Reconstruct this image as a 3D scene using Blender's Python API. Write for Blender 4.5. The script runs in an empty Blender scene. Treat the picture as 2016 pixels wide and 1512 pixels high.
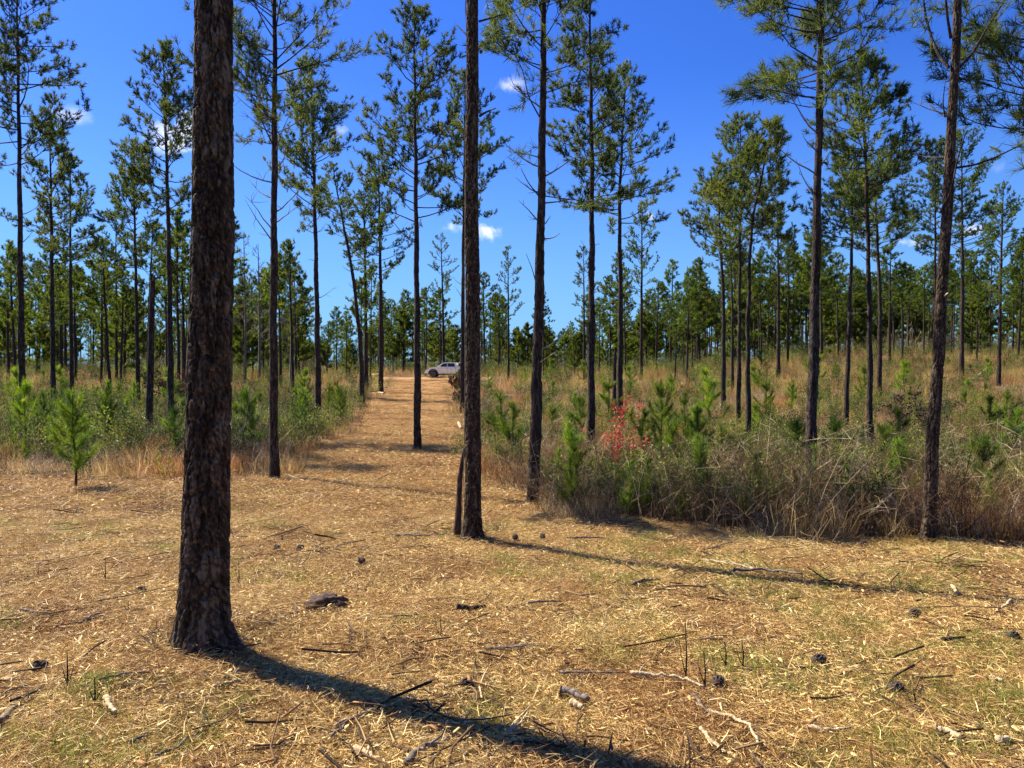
import bpy, bmesh, math, random
import numpy as np
from mathutils import Vector, Matrix

# ------------------------------------------------------------------ camera, sky, sun, exposure
S = bpy.context.scene
COL = S.collection
F = 1500.0            # focal length in photo pixels (photo 2016 px wide)
CX, CY = 1008.0, 756.0
CAMZ = 1.60
PITCH = math.atan(36 / F)      # horizon at y = 720
cam_d = bpy.data.cameras.new('camera')
cam_d.sensor_width = 36.0
cam_d.lens = F / 2016 * 36.0
cam_d.clip_start = 0.05
cam_d.clip_end = 4000
cam = bpy.data.objects.new('camera', cam_d)
COL.objects.link(cam)
cam.location = (0, 0, CAMZ)
cam.rotation_euler = (math.pi / 2 - PITCH, 0, 0)
S.camera = cam

SUN_EL = math.radians(46)
SUN_AZ = math.radians(-57.5)     # clockwise from +Y: ahead and to the left
sun_dir = Vector((math.sin(SUN_AZ) * math.cos(SUN_EL), math.cos(SUN_AZ) * math.cos(SUN_EL), math.sin(SUN_EL)))
sl = bpy.data.lights.new('sun', 'SUN')
sl.energy = 5.0
sl.angle = math.radians(0.5)
sl.color = (1.0, 0.93, 0.80)
so = bpy.data.objects.new('sun', sl)
so.rotation_euler = sun_dir.to_track_quat('Z', 'Y').to_euler()
so.location = (-20, 10, 40)
COL.objects.link(so)

S.view_settings.view_transform = 'Standard'
S.view_settings.look = 'None'
S.view_settings.gamma = 1.0
S.view_settings.use_curve_mapping = False
S.view_settings.exposure = 1.30
S.cycles.max_bounces = 4
S.cycles.adaptive_threshold = 0.02
S.cycles.diffuse_bounces = 2
S.cycles.transmission_bounces = 3
S.cycles.transparent_max_bounces = 4


def pix_dir(px, py):
    v = Vector(((px - CX) / F, (CY - py) / F, -1.0))
    return (cam.rotation_euler.to_matrix() @ v)


def build_world():
    W = bpy.data.worlds.new('World')
    S.world = W
    W.use_nodes = True
    nt = W.node_tree
    nt.nodes.clear()
    N, L = nt.nodes, nt.links
    out = N.new('ShaderNodeOutputWorld')
    bg = N.new('ShaderNodeBackground')
    bg.inputs['Strength'].default_value = 0.050
    sky = N.new('ShaderNodeTexSky')
    sky.sky_type = 'NISHITA'
    sky.sun_disc = False
    sky.sun_elevation = SUN_EL
    sky.sun_rotation = SUN_AZ
    sky.air_density = 1.0
    sky.dust_density = 0.4
    sky.ozone_density = 3.0
    hs = N.new('ShaderNodeHueSaturation')
    hs.inputs['Saturation'].default_value = 1.04
    hs.inputs['Hue'].default_value = 0.502
    tint = N.new('ShaderNodeMixRGB'); tint.blend_type = 'MULTIPLY'; tint.inputs[0].default_value = 1.0
    tint.inputs['Color2'].default_value = (.47, .77, 1.55, 1)
    L.new(sky.outputs[0], tint.inputs['Color1']); L.new(tint.outputs[0], hs.inputs['Color'])
    tc = N.new('ShaderNodeTexCoord')

    def math_(op, a, b=None, c=None, clamp=False):
        m = N.new('ShaderNodeMath'); m.operation = op; m.use_clamp = clamp
        for k, v in enumerate((a, b, c)):
            if v is None: continue
            if isinstance(v, (int, float)): m.inputs[k].default_value = v
            else: L.new(v, m.inputs[k])
        return m.outputs[0]
    nz = N.new('ShaderNodeTexNoise'); nz.inputs['Scale'].default_value = 26; nz.inputs['Detail'].default_value = 9
    nz.inputs['Roughness'].default_value = 0.62; nz.inputs['Distortion'].default_value = 0.4
    L.new(tc.outputs['Generated'], nz.inputs['Vector'])
    # small fair-weather clouds: centre and half size in photo pixels, strength
    clouds = [(128, 226, 40, 16, .6), (345, 262, 62, 46, 1.5), (1002, 166, 36, 18, .62), (962, 452, 26, 22, 1.3),
              (900, 446, 28, 15, .8), (1278, 428, 16, 14, .9), (1800, 476, 62, 16, 1.0), (675, 262, 22, 18, 1.0),
              (1920, 452, 50, 14, .8), (1960, 330, 20, 20, .2)]
    total = None
    for (px, py, sx, sy, k) in clouds:
        d = pix_dir(px, py).normalized()
        rx = Vector((d.y, -d.x, 0)).normalized()
        up = rx.cross(d)
        def dot(v, s, off=0):
            n = N.new('ShaderNodeVectorMath'); n.operation = 'DOT_PRODUCT'
            L.new(tc.outputs['Generated'], n.inputs[0]); n.inputs[1].default_value = v * s
            return n.outputs['Value']
        a = dot(rx, F / sx); b = dot(up, F / sy)
        front = dot(d, 1.0)
        r2 = math_('ADD', math_('MULTIPLY', a, a), math_('MULTIPLY', b, b))
        r = math_('SQRT', r2)
        m = math_('SUBTRACT', 1.05, r)                       # 1 centre .. 0 edge
        m = math_('ADD', m, math_('MULTIPLY', math_('SUBTRACT', nz.outputs['Fac'], 0.56), 5.5))
        m = math_('MULTIPLY', m, 0.9 * k, clamp=True)
        m = math_('MULTIPLY', m, math_('MULTIPLY_ADD', r, -1.0, 1.35, clamp=True), clamp=True)
        m = math_('MULTIPLY', m, math_('GREATER_THAN', front, 0.0), clamp=True)
        total = m if total is None else math_('MAXIMUM', total, m)
    sp = N.new('ShaderNodeSeparateXYZ'); L.new(tc.outputs['Generated'], sp.inputs[0])
    hz = math_('MULTIPLY_ADD', sp.outputs['Z'], -1 / .36, 1.0, clamp=True)
    hz = math_('MULTIPLY', math_('POWER', hz, 1.5), .85)
    hm = N.new('ShaderNodeMixRGB'); L.new(hz, hm.inputs['Fac']); L.new(hs.outputs[0], hm.inputs['Color1']); hm.inputs['Color2'].default_value = (2.3, 5.2, 8.0, 1)
    mix = N.new('ShaderNodeMixRGB')
    L.new(total, mix.inputs['Fac'])
    L.new(hm.outputs[0], mix.inputs['Color1'])
    mix.inputs['Color2'].default_value = (10.0, 10.4, 11.5, 1)
    L.new(mix.outputs[0], bg.inputs['Color'])
    L.new(bg.outputs[0], out.inputs['Surface'])


build_world()

# ------------------------------------------------------------------ helpers
rng = np.random.default_rng(11)
random.seed(5)


def tag(o, label=None, cat=None, group=None, kind=None):
    if label: o['label'] = label
    if cat: o['category'] = cat
    if group: o['group'] = group
    if kind: o['kind'] = kind
    return o


def empty(name, loc=(0, 0, 0), rz=0.0):
    o = bpy.data.objects.new(name, None)
    o.empty_display_size = 0.3
    COL.objects.link(o)
    o.location = loc
    o.rotation_euler = (0, 0, rz)
    return o


def mesh_np(name, V, faces, mats, tone=None, mi=None, smooth=False):
    """faces: list of int arrays (n,3) or (n,4)"""
    me = bpy.data.meshes.new(name)
    V = np.asarray(V, dtype=np.float32).reshape(-1, 3)
    faces = [np.asarray(f, dtype=np.int32) for f in faces if len(f)]
    loops = np.concatenate([f.ravel() for f in faces])
    sizes = np.concatenate([np.full(len(f), f.shape[1], dtype=np.int32) for f in faces])
    starts = np.concatenate([[0], np.cumsum(sizes)[:-1]]).astype(np.int32)
    me.vertices.add(len(V)); me.vertices.foreach_set('co', V.ravel())
    me.loops.add(len(loops)); me.loops.foreach_set('vertex_index', loops)
    me.polygons.add(len(sizes))
    me.polygons.foreach_set('loop_start', starts)
    me.polygons.foreach_set('loop_total', sizes)
    if smooth:
        me.polygons.foreach_set('use_smooth', np.ones(len(sizes), dtype=bool))
    for m in (mats if isinstance(mats, (list, tuple)) else [mats]):
        me.materials.append(m)
    if mi is not None:
        me.polygons.foreach_set('material_index', np.asarray(mi, dtype=np.int32))
    if tone is not None:
        a = me.attributes.new('tone', 'FLOAT', 'POINT')
        a.data.foreach_set('value', np.asarray(tone, dtype=np.float32))
    me.update()
    me.validate()
    return me


def link(name, me, parent=None, loc=(0, 0, 0)):
    o = bpy.data.objects.new(name, me)
    COL.objects.link(o)
    o.location = loc
    if parent is not None: o.parent = parent
    return o


class Geo:
    """collects tubes, needles, blades as numpy blocks"""
    def __init__(s): s.V = []; s.T = []; s.Q = []; s.tone = []; s.n = 0; s.tm = []; s.qm = []
    def add(s, V, tri=None, quad=None, tone=0.5, m=0):
        V = np.asarray(V, float).reshape(-1, 3)
        if tri is not None and len(tri): s.T.append(np.asarray(tri) + s.n); s.tm.append(np.full(len(tri), m))
        if quad is not None and len(quad): s.Q.append(np.asarray(quad) + s.n); s.qm.append(np.full(len(quad), m))
        s.V.append(V); s.n += len(V)
        s.tone.append(np.full(len(V), tone) if np.isscalar(tone) else np.asarray(tone))
    def tube(s, P, R, k=5, tone=0.5, m=0):
        P = np.asarray(P, float); R = np.broadcast_to(np.asarray(R, float), (len(P),))
        d = np.gradient(P, axis=0); d /= np.linalg.norm(d, axis=1)[:, None] + 1e-9
        ref = np.array([1.0, 0, 0]) if abs(d[:, 0]).mean() < 0.7 else np.array([0, 1.0, 0])
        a = np.cross(d, ref); a /= np.linalg.norm(a, axis=1)[:, None] + 1e-9
        b = np.cross(d, a)
        th = np.arange(k) * 2 * math.pi / k
        V = P[:, None, :] + R[:, None, None] * (a[:, None, :] * np.cos(th)[None, :, None] + b[:, None, :] * np.sin(th)[None, :, None])
        n = len(P)
        i = np.arange(n - 1)[:, None] * k; j = np.arange(k)[None, :]; j2 = (j + 1) % k
        Q = np.stack([i + j, i + j2, i + k + j2, i + k + j], -1).reshape(-1, 4)
        s.add(V, quad=Q, tone=tone, m=m)
    def blades(s, P, D, Lg, w, tone, m=0):
        """one triangle each: base P, direction D (n,3), length, half width"""
        n = len(P)
        r = rng.normal(size=(n, 3)); side = np.cross(D, r); side /= np.linalg.norm(side, axis=1)[:, None] + 1e-9
        Lg = np.broadcast_to(Lg, (n,)); w = np.broadcast_to(w, (n,))
        V = np.stack([P - side * w[:, None], P + side * w[:, None], P + D * Lg[:, None]], 1)
        s.add(V, tri=np.arange(3 * n).reshape(n, 3), tone=np.repeat(np.broadcast_to(tone, (n,)), 3), m=m)
    def bent(s, P, D0, D1, Lg, w, tone, m=0):
        """bent blade: quad then triangle"""
        n = len(P)
        side = np.cross(D0, rng.normal(size=(n, 3))); side /= np.linalg.norm(side, axis=1)[:, None] + 1e-9
        Lg = np.broadcast_to(Lg, (n,))[:, None]; w = np.broadcast_to(w, (n,))[:, None]
        M = P + D0 * Lg * 0.55
        V = np.stack([P - side * w, P + side * w, M - side * w * .8, M + side * w * .8, M + D1 * Lg * 0.45], 1)
        b = np.arange(n)[:, None] * 5
        s.add(V, tri=b + np.array([[2, 3, 4]]), quad=b + np.array([[0, 1, 3, 2]]), tone=np.repeat(np.broadcast_to(tone, (n,)), 5), m=m)
    def mesh(s, name, mats, smooth=False):
        f = []; mi = []
        if s.T: f.append(np.concatenate(s.T)); mi.append(np.concatenate(s.tm))
        if s.Q: f.append(np.concatenate(s.Q)); mi.append(np.concatenate(s.qm))
        return mesh_np(name, np.concatenate([v.reshape(-1, 3) for v in s.V]), f, mats, np.concatenate(s.tone), np.concatenate(mi), smooth)


def unit(v): return v / (np.linalg.norm(v, axis=-1, keepdims=True) + 1e-9)


# value noise
_perm = rng.random((256, 256))
def vnoise(x, y):
    xi = np.floor(x).astype(int); yi = np.floor(y).astype(int)
    fx = x - xi; fy = y - yi
    fx = fx * fx * (3 - 2 * fx); fy = fy * fy * (3 - 2 * fy)
    g = lambda a, b: _perm[a % 256, b % 256]
    return (g(xi, yi) * (1 - fx) + g(xi + 1, yi) * fx) * (1 - fy) + (g(xi, yi + 1) * (1 - fx) + g(xi + 1, yi + 1) * fx) * fy
def fbm(x, y, o=4):
    s = 0; a = 0.5
    for k in range(o):
        s = s + a * (vnoise(x + 17.3 * k, y - 9.1 * k) - 0.5); a *= 0.5; x = x * 2.03; y = y * 2.03
    return s


# terrain height (profiles read along the view)
PD = [-30, -5, 0, 5, 9, 15, 22, 30, 45, 60, 80, 92, 150, 230, 500, 3000]
PL = [0.0, 0, 0, -.2, -.44, -.62, -.82, -1.0, -.9, -.5, 0.0, 0.1, .6, .8, 1.0, 1.0]
PR = [0.0, 0, 0, -.2, -.44, -.62, -.82, -1.0, -.65, .1, 1.4, 2.3, 4.6, 6.0, 7, 7]
_dd = np.linspace(-30, 600, 2521)
def _sm(p):
    v = np.interp(_dd, PD, p); k = np.hanning(33); k /= k.sum()
    return np.convolve(np.pad(v, 16, mode='edge'), k, 'valid')
_pl, _pr = _sm(PL), _sm(PR)
def gz(x, y, fine=True):
    x = np.asarray(x, float); y = np.asarray(y, float)
    t = np.clip((x / np.maximum(np.abs(y), 8) - 0.08) / 0.42, 0, 1); t = t * t * (3 - 2 * t)
    z = np.interp(y, _dd, _pl) * (1 - t) + np.interp(y, _dd, _pr) * t
    z = z + 0.16 * fbm(x * .8 + 3, y * .8 + 7, 3) * np.clip(y / 4, 0, 1)
    z = z + np.where(y < 30, .05 * fbm(x * 5, y * 5, 2) + .035 * fbm(x * 13 + 4, y * 13, 2), 0)
    # little mounds round two tree feet and an ant hill
    for (mx, my, h, r) in MOUNDS:
        z = z + h * np.exp(-((x - mx) ** 2 + (y - my) ** 2) / r ** 2)
    return z
MOUNDS = []


def pix_ground(px, py):
    d = pix_dir(px, py); d = d / d.y
    ys = np.concatenate([np.arange(1.5, 40, .03), np.arange(40, 260, .2)])
    zz = CAMZ + d.z * ys
    g = gz(d.x * ys, ys)
    k = np.nonzero(zz <= g)[0]
    y = float(ys[k[0]]) if len(k) else 250.0
    return Vector((d.x * y, y, float(gz(d.x * y, y))))


def at_depth(px, py, y):
    d = pix_dir(px, py); d = d / d.y
    return Vector((d.x * y, y, CAMZ + d.z * y))


b1 = pix_ground(395, 1268)
hill = pix_ground(636, 1200)
MOUNDS += [(b1.x, b1.y, 0.12, 0.45), (hill.x, hill.y, 0.07, 0.13), (b1.x + .1, b1.y - .9, .05, .5), (-0.35, 8.95, 0.06, 0.4)]

# ------------------------------------------------------------------ materials
def mk(name):
    m = bpy.data.materials.new(name); m.use_nodes = True
    nt = m.node_tree; nt.nodes.clear()
    out = nt.nodes.new('ShaderNodeOutputMaterial')
    return m, nt, nt.nodes, nt.links, out


def ramp(N, L, fac, stops):
    r = N.new('ShaderNodeValToRGB'); e = r.color_ramp.elements
    while len(e) < len(stops): e.new(0.5)
    for k, (p, c) in enumerate(stops):
        e[k].position = p; e[k].color = (*c, 1)
    if fac is not None: L.new(fac, r.inputs[0])
    return r.outputs[0]


def veg(name, stops, trans=0.3, rough=0.6, spec=0.25, var=0.25, tcol=None):
    m, nt, N, L, out = mk(name)
    at = N.new('ShaderNodeAttribute'); at.attribute_name = 'tone'
    col = ramp(N, L, at.outputs['Fac'], stops)
    oi = N.new('ShaderNodeObjectInfo')
    mr = N.new('ShaderNodeMapRange'); L.new(oi.outputs['Random'], mr.inputs[0])
    mr.inputs[3].default_value = 1 - var; mr.inputs[4].default_value = 1 + var
    hs = N.new('ShaderNodeHueSaturation'); L.new(col, hs.inputs['Color']); L.new(mr.outputs[0], hs.inputs['Value'])
    bs = N.new('ShaderNodeBsdfPrincipled'); L.new(hs.outputs[0], bs.inputs['Base Color'])
    bs.inputs['Roughness'].default_value = rough
    bs.inputs['Specular IOR Level'].default_value = spec
    if trans > 0:
        tr = N.new('ShaderNodeBsdfTranslucent')
        if tcol:
            mx = N.new('ShaderNodeMixRGB'); mx.blend_type = 'MULTIPLY'; mx.inputs[0].default_value = 1
            L.new(hs.outputs[0], mx.inputs[1]); mx.inputs[2].default_value = (*tcol, 1); L.new(mx.outputs[0], tr.inputs[0])
        else: L.new(hs.outputs[0], tr.inputs[0])
        ms = N.new('ShaderNodeMixShader'); ms.inputs[0].default_value = trans
        L.new(bs.outputs[0], ms.inputs[1]); L.new(tr.outputs[0], ms.inputs[2]); L.new(ms.outputs[0], out.inputs[0])
    else: L.new(bs.outputs[0], out.inputs[0])
    return m


def bark(name, stops, scale=(14, 14, 3.2), bump=0.9, dist=0.02, rough=0.9):
    m, nt, N, L, out = mk(name)
    tc = N.new('ShaderNodeTexCoord')
    mp = N.new('ShaderNodeMapping'); mp.inputs['Scale'].default_value = scale
    L.new(tc.outputs['Object'], mp.inputs[0])
    nz = N.new('ShaderNodeTexNoise'); nz.inputs['Scale'].default_value = 1.6; nz.inputs['Detail'].default_value = 6
    L.new(mp.outputs[0], nz.inputs['Vector'])
    vm = N.new('ShaderNodeVectorMath'); vm.operation = 'MULTIPLY_ADD'
    L.new(nz.outputs['Color'], vm.inputs[0]); vm.inputs[1].default_value = (.7, .7, .7); L.new(mp.outputs[0], vm.inputs[2])
    vo = N.new('ShaderNodeTexVoronoi'); vo.feature = 'DISTANCE_TO_EDGE'; vo.inputs['Scale'].default_value = 1.0
    L.new(vm.outputs[0], vo.inputs['Vector'])
    vc = N.new('ShaderNodeTexVoronoi'); vc.inputs['Scale'].default_value = 1.0; L.new(vm.outputs[0], vc.inputs['Vector'])
    n2 = N.new('ShaderNodeTexNoise'); n2.inputs['Scale'].default_value = 55; n2.inputs['Detail'].default_value = 8
    n2.inputs['Roughness'].default_value = .65
    mp2 = N.new('ShaderNodeMapping'); mp2.inputs['Scale'].default_value = (1, 1, .35)
    L.new(tc.outputs['Object'], mp2.inputs[0]); L.new(mp2.outputs[0], n2.inputs['Vector'])
    mx = N.new('ShaderNodeMixRGB'); mx.inputs[0].default_value = .55
    L.new(vc.outputs['Color'], mx.inputs[1]); L.new(n2.outputs['Fac'], mx.inputs[2])
    bw = N.new('ShaderNodeRGBToBW'); L.new(mx.outputs[0], bw.inputs[0])
    col = ramp(N, L, bw.outputs[0], stops)
    bs = N.new('ShaderNodeBsdfPrincipled'); L.new(col, bs.inputs['Base Color'])
    bs.inputs['Roughness'].default_value = rough; bs.inputs['Specular IOR Level'].default_value = .2
    h = N.new('ShaderNodeMapRange'); L.new(vo.outputs['Distance'], h.inputs[0]); h.inputs[2].default_value = .22
    ad = N.new('ShaderNodeMath'); ad.operation = 'MULTIPLY_ADD'; L.new(n2.outputs['Fac'], ad.inputs[0]); ad.inputs[1].default_value = .6
    L.new(h.outputs[0], ad.inputs[2])
    bp = N.new('ShaderNodeBump'); bp.inputs['Strength'].default_value = bump; bp.inputs['Distance'].default_value = dist
    L.new(ad.outputs[0], bp.inputs['Height']); L.new(bp.outputs[0], bs.inputs['Normal'])
    L.new(bs.outputs[0], out.inputs[0])
    return m


def plain(name, col, rough=0.5, metal=0.0, spec=0.5, noise=0.0, nscale=8, coat=0.0):
    m, nt, N, L, out = mk(name)
    bs = N.new('ShaderNodeBsdfPrincipled')
    bs.inputs['Roughness'].default_value = rough; bs.inputs['Metallic'].default_value = metal
    bs.inputs['Specular IOR Level'].default_value = spec; bs.inputs['Coat Weight'].default_value = coat
    tc = N.new('ShaderNodeTexCoord')
    nz = N.new('ShaderNodeTexNoise'); nz.inputs['Scale'].default_value = nscale; nz.inputs['Detail'].default_value = 6
    L.new(tc.outputs['Object'], nz.inputs['Vector'])
    c0 = tuple(max(0, c * (1 - noise)) for c in col); c1 = tuple(min(1, c * (1 + noise)) for c in col)
    L.new(ramp(N, L, nz.outputs['Fac'], [(.3, c0), (.7, c1)]), bs.inputs['Base Color'])
    L.new(bs.outputs[0], out.inputs[0])
    return m


M = {}
M['bark_big'] = bark('pine_bark_plates', [(.25, (.022, .012, .008)), (.45, (.055, .030, .021)), (.62, (.10, .062, .045)), (.85, (.18, .13, .10))], scale=(30, 30, 9), bump=.6, dist=.006)
def bark_plate():
    m, nt, N, L, out = mk('bark_plate_colours')
    at = N.new('ShaderNodeAttribute'); at.attribute_name = 'tone'
    tc = N.new('ShaderNodeTexCoord'); n2 = N.new('ShaderNodeTexNoise'); n2.inputs['Scale'].default_value = 70; n2.inputs['Detail'].default_value = 8
    mp = N.new('ShaderNodeMapping'); mp.inputs['Scale'].default_value = (1, 1, .4); L.new(tc.outputs['Object'], mp.inputs[0]); L.new(mp.outputs[0], n2.inputs['Vector'])
    ma = N.new('ShaderNodeMath'); ma.operation = 'MULTIPLY_ADD'; L.new(n2.outputs['Fac'], ma.inputs[0]); ma.inputs[1].default_value = .9
    sb = N.new('ShaderNodeMath'); sb.operation = 'SUBTRACT'; L.new(at.outputs['Fac'], sb.inputs[0]); sb.inputs[1].default_value = .45; L.new(sb.outputs[0], ma.inputs[2])
    col = ramp(N, L, ma.outputs[0], [(.12, (.008, .005, .003)), (.36, (.025, .015, .008)), (.58, (.058, .037, .021)), (.85, (.13, .10, .065))])
    bs = N.new('ShaderNodeBsdfPrincipled'); L.new(col, bs.inputs['Base Color']); bs.inputs['Roughness'].default_value = .9; bs.inputs['Specular IOR Level'].default_value = .2
    bp = N.new('ShaderNodeBump'); bp.inputs['Strength'].default_value = .8; bp.inputs['Distance'].default_value = .006
    L.new(n2.outputs['Fac'], bp.inputs['Height']); L.new(bp.outputs[0], bs.inputs['Normal']); L.new(bs.outputs[0], out.inputs[0])
    return m
M['bark_plate'] = bark_plate()
M['bark'] = bark('pine_bark', [(.25, (.014, .009, .006)), (.5, (.040, .026, .018)), (.75, (.12, .09, .068))], scale=(34, 34, 9), bump=1.0, dist=.012)
M['dead_wood'] = bark('dead_wood', [(.25, (.06, .045, .035)), (.5, (.16, .125, .10)), (.8, (.30, .26, .22))], scale=(40, 40, 5), bump=.5, dist=.004)
M['pale_wood'] = bark('bleached_wood', [(.2, (.22, .15, .08)), (.5, (.46, .34, .19)), (.85, (.68, .56, .37))], scale=(50, 50, 6), bump=.5, dist=.004)
M['needles'] = veg('pine_needles', [(0, (.028, .046, .018)), (.35, (.062, .092, .034)), (.7, (.115, .150, .045)), (1, (.21, .22, .045))], trans=.46, rough=.6, spec=.22, var=.2, tcol=(1.5, 1.4, .6))
M['needles_far'] = veg('pine_needles_far', [(0, (.030, .050, .012)), (.4, (.062, .098, .020)), (.75, (.12, .155, .028)), (1, (.19, .20, .04))], trans=.55, rough=.6, spec=.2, var=.3, tcol=(1.6, 1.5, .6))
M['needles_young'] = veg('young_needles', [(0, (.035, .085, .010)), (.5, (.115, .19, .018)), (1, (.30, .36, .035))], trans=.45, rough=.5, spec=.25, var=.4, tcol=(1.35, 1.35, .5))
M['cone'] = plain('pine_cone', (.045, .028, .02), .9, noise=.4, nscale=60)
M['litter_dark'] = veg('dark_litter', [(0, (.05, .02, .008)), (.4, (.17, .07, .022)), (.8, (.38, .19, .065)), (1, (.55, .34, .13))], trans=.1, rough=.6, spec=.2, var=.25)
M['litter_rust'] = veg('rust_needles', [(0, (.17, .075, .022)), (.4, (.42, .22, .065)), (.8, (.62, .38, .12)), (1, (.74, .52, .20))], trans=.12, rough=.55, spec=.3, var=.2)
M['litter_pale'] = veg('pale_litter', [(0, (.28, .16, .05)), (.4, (.60, .40, .13)), (.8, (.80, .59, .23)), (1, (.88, .74, .40))], trans=.15, rough=.55, spec=.3, var=.15)
M['straw'] = veg('straw', [(0, (.05, .022, .008)), (.20, (.22, .11, .032)), (.42, (.56, .335, .095)), (.72, (.83, .575, .19)), (1, (.90, .73, .35))], trans=.15, rough=.55, spec=.3, var=.22)
M['dry_grass'] = veg('dry_grass', [(0, (.12, .065, .022)), (.4, (.33, .20, .065)), (.75, (.54, .37, .13)), (1, (.76, .58, .26))], trans=.5, rough=.6, spec=.2, var=.255)
M['grass_rust'] = veg('rust_grass', [(0, (.13, .05, .018)), (.4, (.34, .14, .05)), (.75, (.52, .25, .09)), (1, (.66, .40, .16))], trans=.5, rough=.6, spec=.2, var=.25)
M['grass_pale'] = veg('pale_grass', [(0, (.20, .12, .05)), (.4, (.44, .29, .13)), (.75, (.62, .45, .22)), (1, (.80, .64, .36))], trans=.5, rough=.6, spec=.2, var=.25)
M['bramble_dark'] = veg('dark_twigs', [(0, (.025, .013, .007)), (.5, (.08, .042, .020)), (1, (.2, .115, .055))], trans=0, rough=.75, spec=.2, var=.35)
M['bramble_pale'] = veg('pale_twigs', [(0, (.2, .15, .10)), (.5, (.40, .31, .22)), (1, (.7, .6, .45))], trans=0, rough=.75, spec=.2, var=.35)
M['bramble'] = veg('bramble_stems', [(0, (.05, .028, .012)), (.5, (.19, .11, .045)), (.8, (.36, .24, .11)), (1, (.60, .47, .27))], trans=0, rough=.75, spec=.2, var=.35)
M['leaf_dark'] = veg('shrub_leaves_dark', [(0, (.025, .05, .012)), (.5, (.06, .10, .02)), (1, (.13, .17, .04))], trans=.4, rough=.65, spec=.15, var=.35)
M['leaf'] = veg('shrub_leaves', [(0, (.08, .12, .012)), (.5, (.21, .25, .022)), (1, (.38, .38, .045))], trans=.4, rough=.5, spec=.35, var=.35)
M['grass'] = veg('green_grass', [(0, (.10, .15, .02)), (.5, (.22, .28, .035)), (1, (.42, .42, .10))], trans=.4, rough=.5, spec=.3, var=.2)
M['red_leaf'] = veg('red_buds', [(0, (.30, .03, .025)), (.5, (.58, .075, .055)), (1, (.72, .20, .10))], trans=.45, rough=.5, var=.1)
M['brown_leaf'] = veg('brown_leaves', [(0, (.05, .022, .015)), (.5, (.12, .05, .03)), (1, (.24, .11, .06))], trans=.25, rough=.5, var=.1)


def ground_mat():
    m, nt, N, L, out = mk('forest_floor')
    geo = N.new('ShaderNodeNewGeometry')
    def noise(sc, det=6, ro=.6, vec=None):
        n = N.new('ShaderNodeTexNoise'); n.inputs['Scale'].default_value = sc; n.inputs['Detail'].default_value = det
        n.inputs['Roughness'].default_value = ro
        L.new(vec or geo.outputs['Position'], n.inputs['Vector']); return n.outputs['Fac']
    def mix(f, a, b):
        x = N.new('ShaderNodeMixRGB')
        if isinstance(f, float): x.inputs[0].default_value = f
        else: L.new(f, x.inputs[0])
        for k, c in ((1, a), (2, b)):
            if isinstance(c, tuple): x.inputs[k].default_value = (*c, 1)
            else: L.new(c, x.inputs[k])
        return x.outputs[0]
    def band(f, a, b):
        r = N.new('ShaderNodeMapRange'); L.new(f, r.inputs[0]); r.inputs[1].default_value = a; r.inputs[2].default_value = b
        r.interpolation_type = 'SMOOTHSTEP'; return r.outputs[0]
    fine = noise(38, 8, .75)
    mid = noise(4.5, 7, .7)
    big = noise(.45, 4, .6)
    # stretched straw fibres in two directions
    mp = N.new('ShaderNodeMapping'); mp.inputs['Scale'].default_value = (60, 9, 20); mp.inputs['Rotation'].default_value = (0, 0, .9)
    L.new(geo.outputs['Position'], mp.inputs[0]); f1 = noise(2.2, 4, .6, mp.outputs[0])
    mp2 = N.new('ShaderNodeMapping'); mp2.inputs['Scale'].default_value = (60, 9, 20); mp2.inputs['Rotation'].default_value = (0, 0, -.7)
    L.new(geo.outputs['Position'], mp2.inputs[0]); f2 = noise(2.2, 4, .6, mp2.outputs[0])
    mxx = N.new('ShaderNodeMath'); mxx.operation = 'MAXIMUM'; L.new(f1, mxx.inputs[0]); L.new(f2, mxx.inputs[1])
    base = ramp(N, L, fine, [(.28, (.08, .035, .012)), (.40, (.26, .13, .042)), (.52, (.52, .32, .11)), (.68, (.80, .58, .24))])
    fib = ramp(N, L, mxx.outputs[0], [(.45, (.10, .042, .014)), (.6, (.40, .22, .075)), (.75, (.78, .55, .25))])
    c = mix(.5, base, fib)
    c = mix(band(mid, .58, .76), c, mix(.3, c, (.24, .11, .04)))
    c = mix(band(big, .52, .68), c, mix(.35, c, (.46, .22, .08)))
    # the far slope of the mown track: redder needles
    sep = N.new('ShaderNodeSeparateXYZ'); L.new(geo.outputs['Position'], sep.inputs[0])
    far = band(sep.outputs['Y'], 22, 48)
    c = mix(far, c, mix(.45, c, (.48, .25, .10)))
    gp = noise(.9, 5, .65)
    gm = N.new('ShaderNodeMath'); gm.operation = 'MULTIPLY'; L.new(band(gp, .55, .70), gm.inputs[0]); gm.inputs[1].default_value = .40
    c = mix(gm.outputs[0], c, (.36, .32, .06))
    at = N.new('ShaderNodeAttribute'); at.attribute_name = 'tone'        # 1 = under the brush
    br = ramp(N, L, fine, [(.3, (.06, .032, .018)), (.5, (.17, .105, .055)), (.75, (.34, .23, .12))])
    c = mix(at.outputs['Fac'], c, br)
    bs = N.new('ShaderNodeBsdfPrincipled'); L.new(c, bs.inputs['Base Color'])
    bs.inputs['Roughness'].default_value = .95; bs.inputs['Specular IOR Level'].default_value = .1
    sm = N.new('ShaderNodeMath'); sm.operation = 'ADD'; L.new(fine, sm.inputs[0]); L.new(mxx.outputs[0], sm.inputs[1])
    sm2 = N.new('ShaderNodeMath'); sm2.operation = 'MULTIPLY_ADD'; L.new(mid, sm2.inputs[0]); sm2.inputs[1].default_value = 1.5; L.new(sm.outputs[0], sm2.inputs[2])
    bp = N.new('ShaderNodeBump'); bp.inputs['Strength'].default_value = 1.0; bp.inputs['Distance'].default_value = .06
    L.new(sm2.outputs[0], bp.inputs['Height']); L.new(bp.outputs[0], bs.inputs['Normal'])
    L.new(bs.outputs[0], out.inputs[0])
    return m


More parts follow.
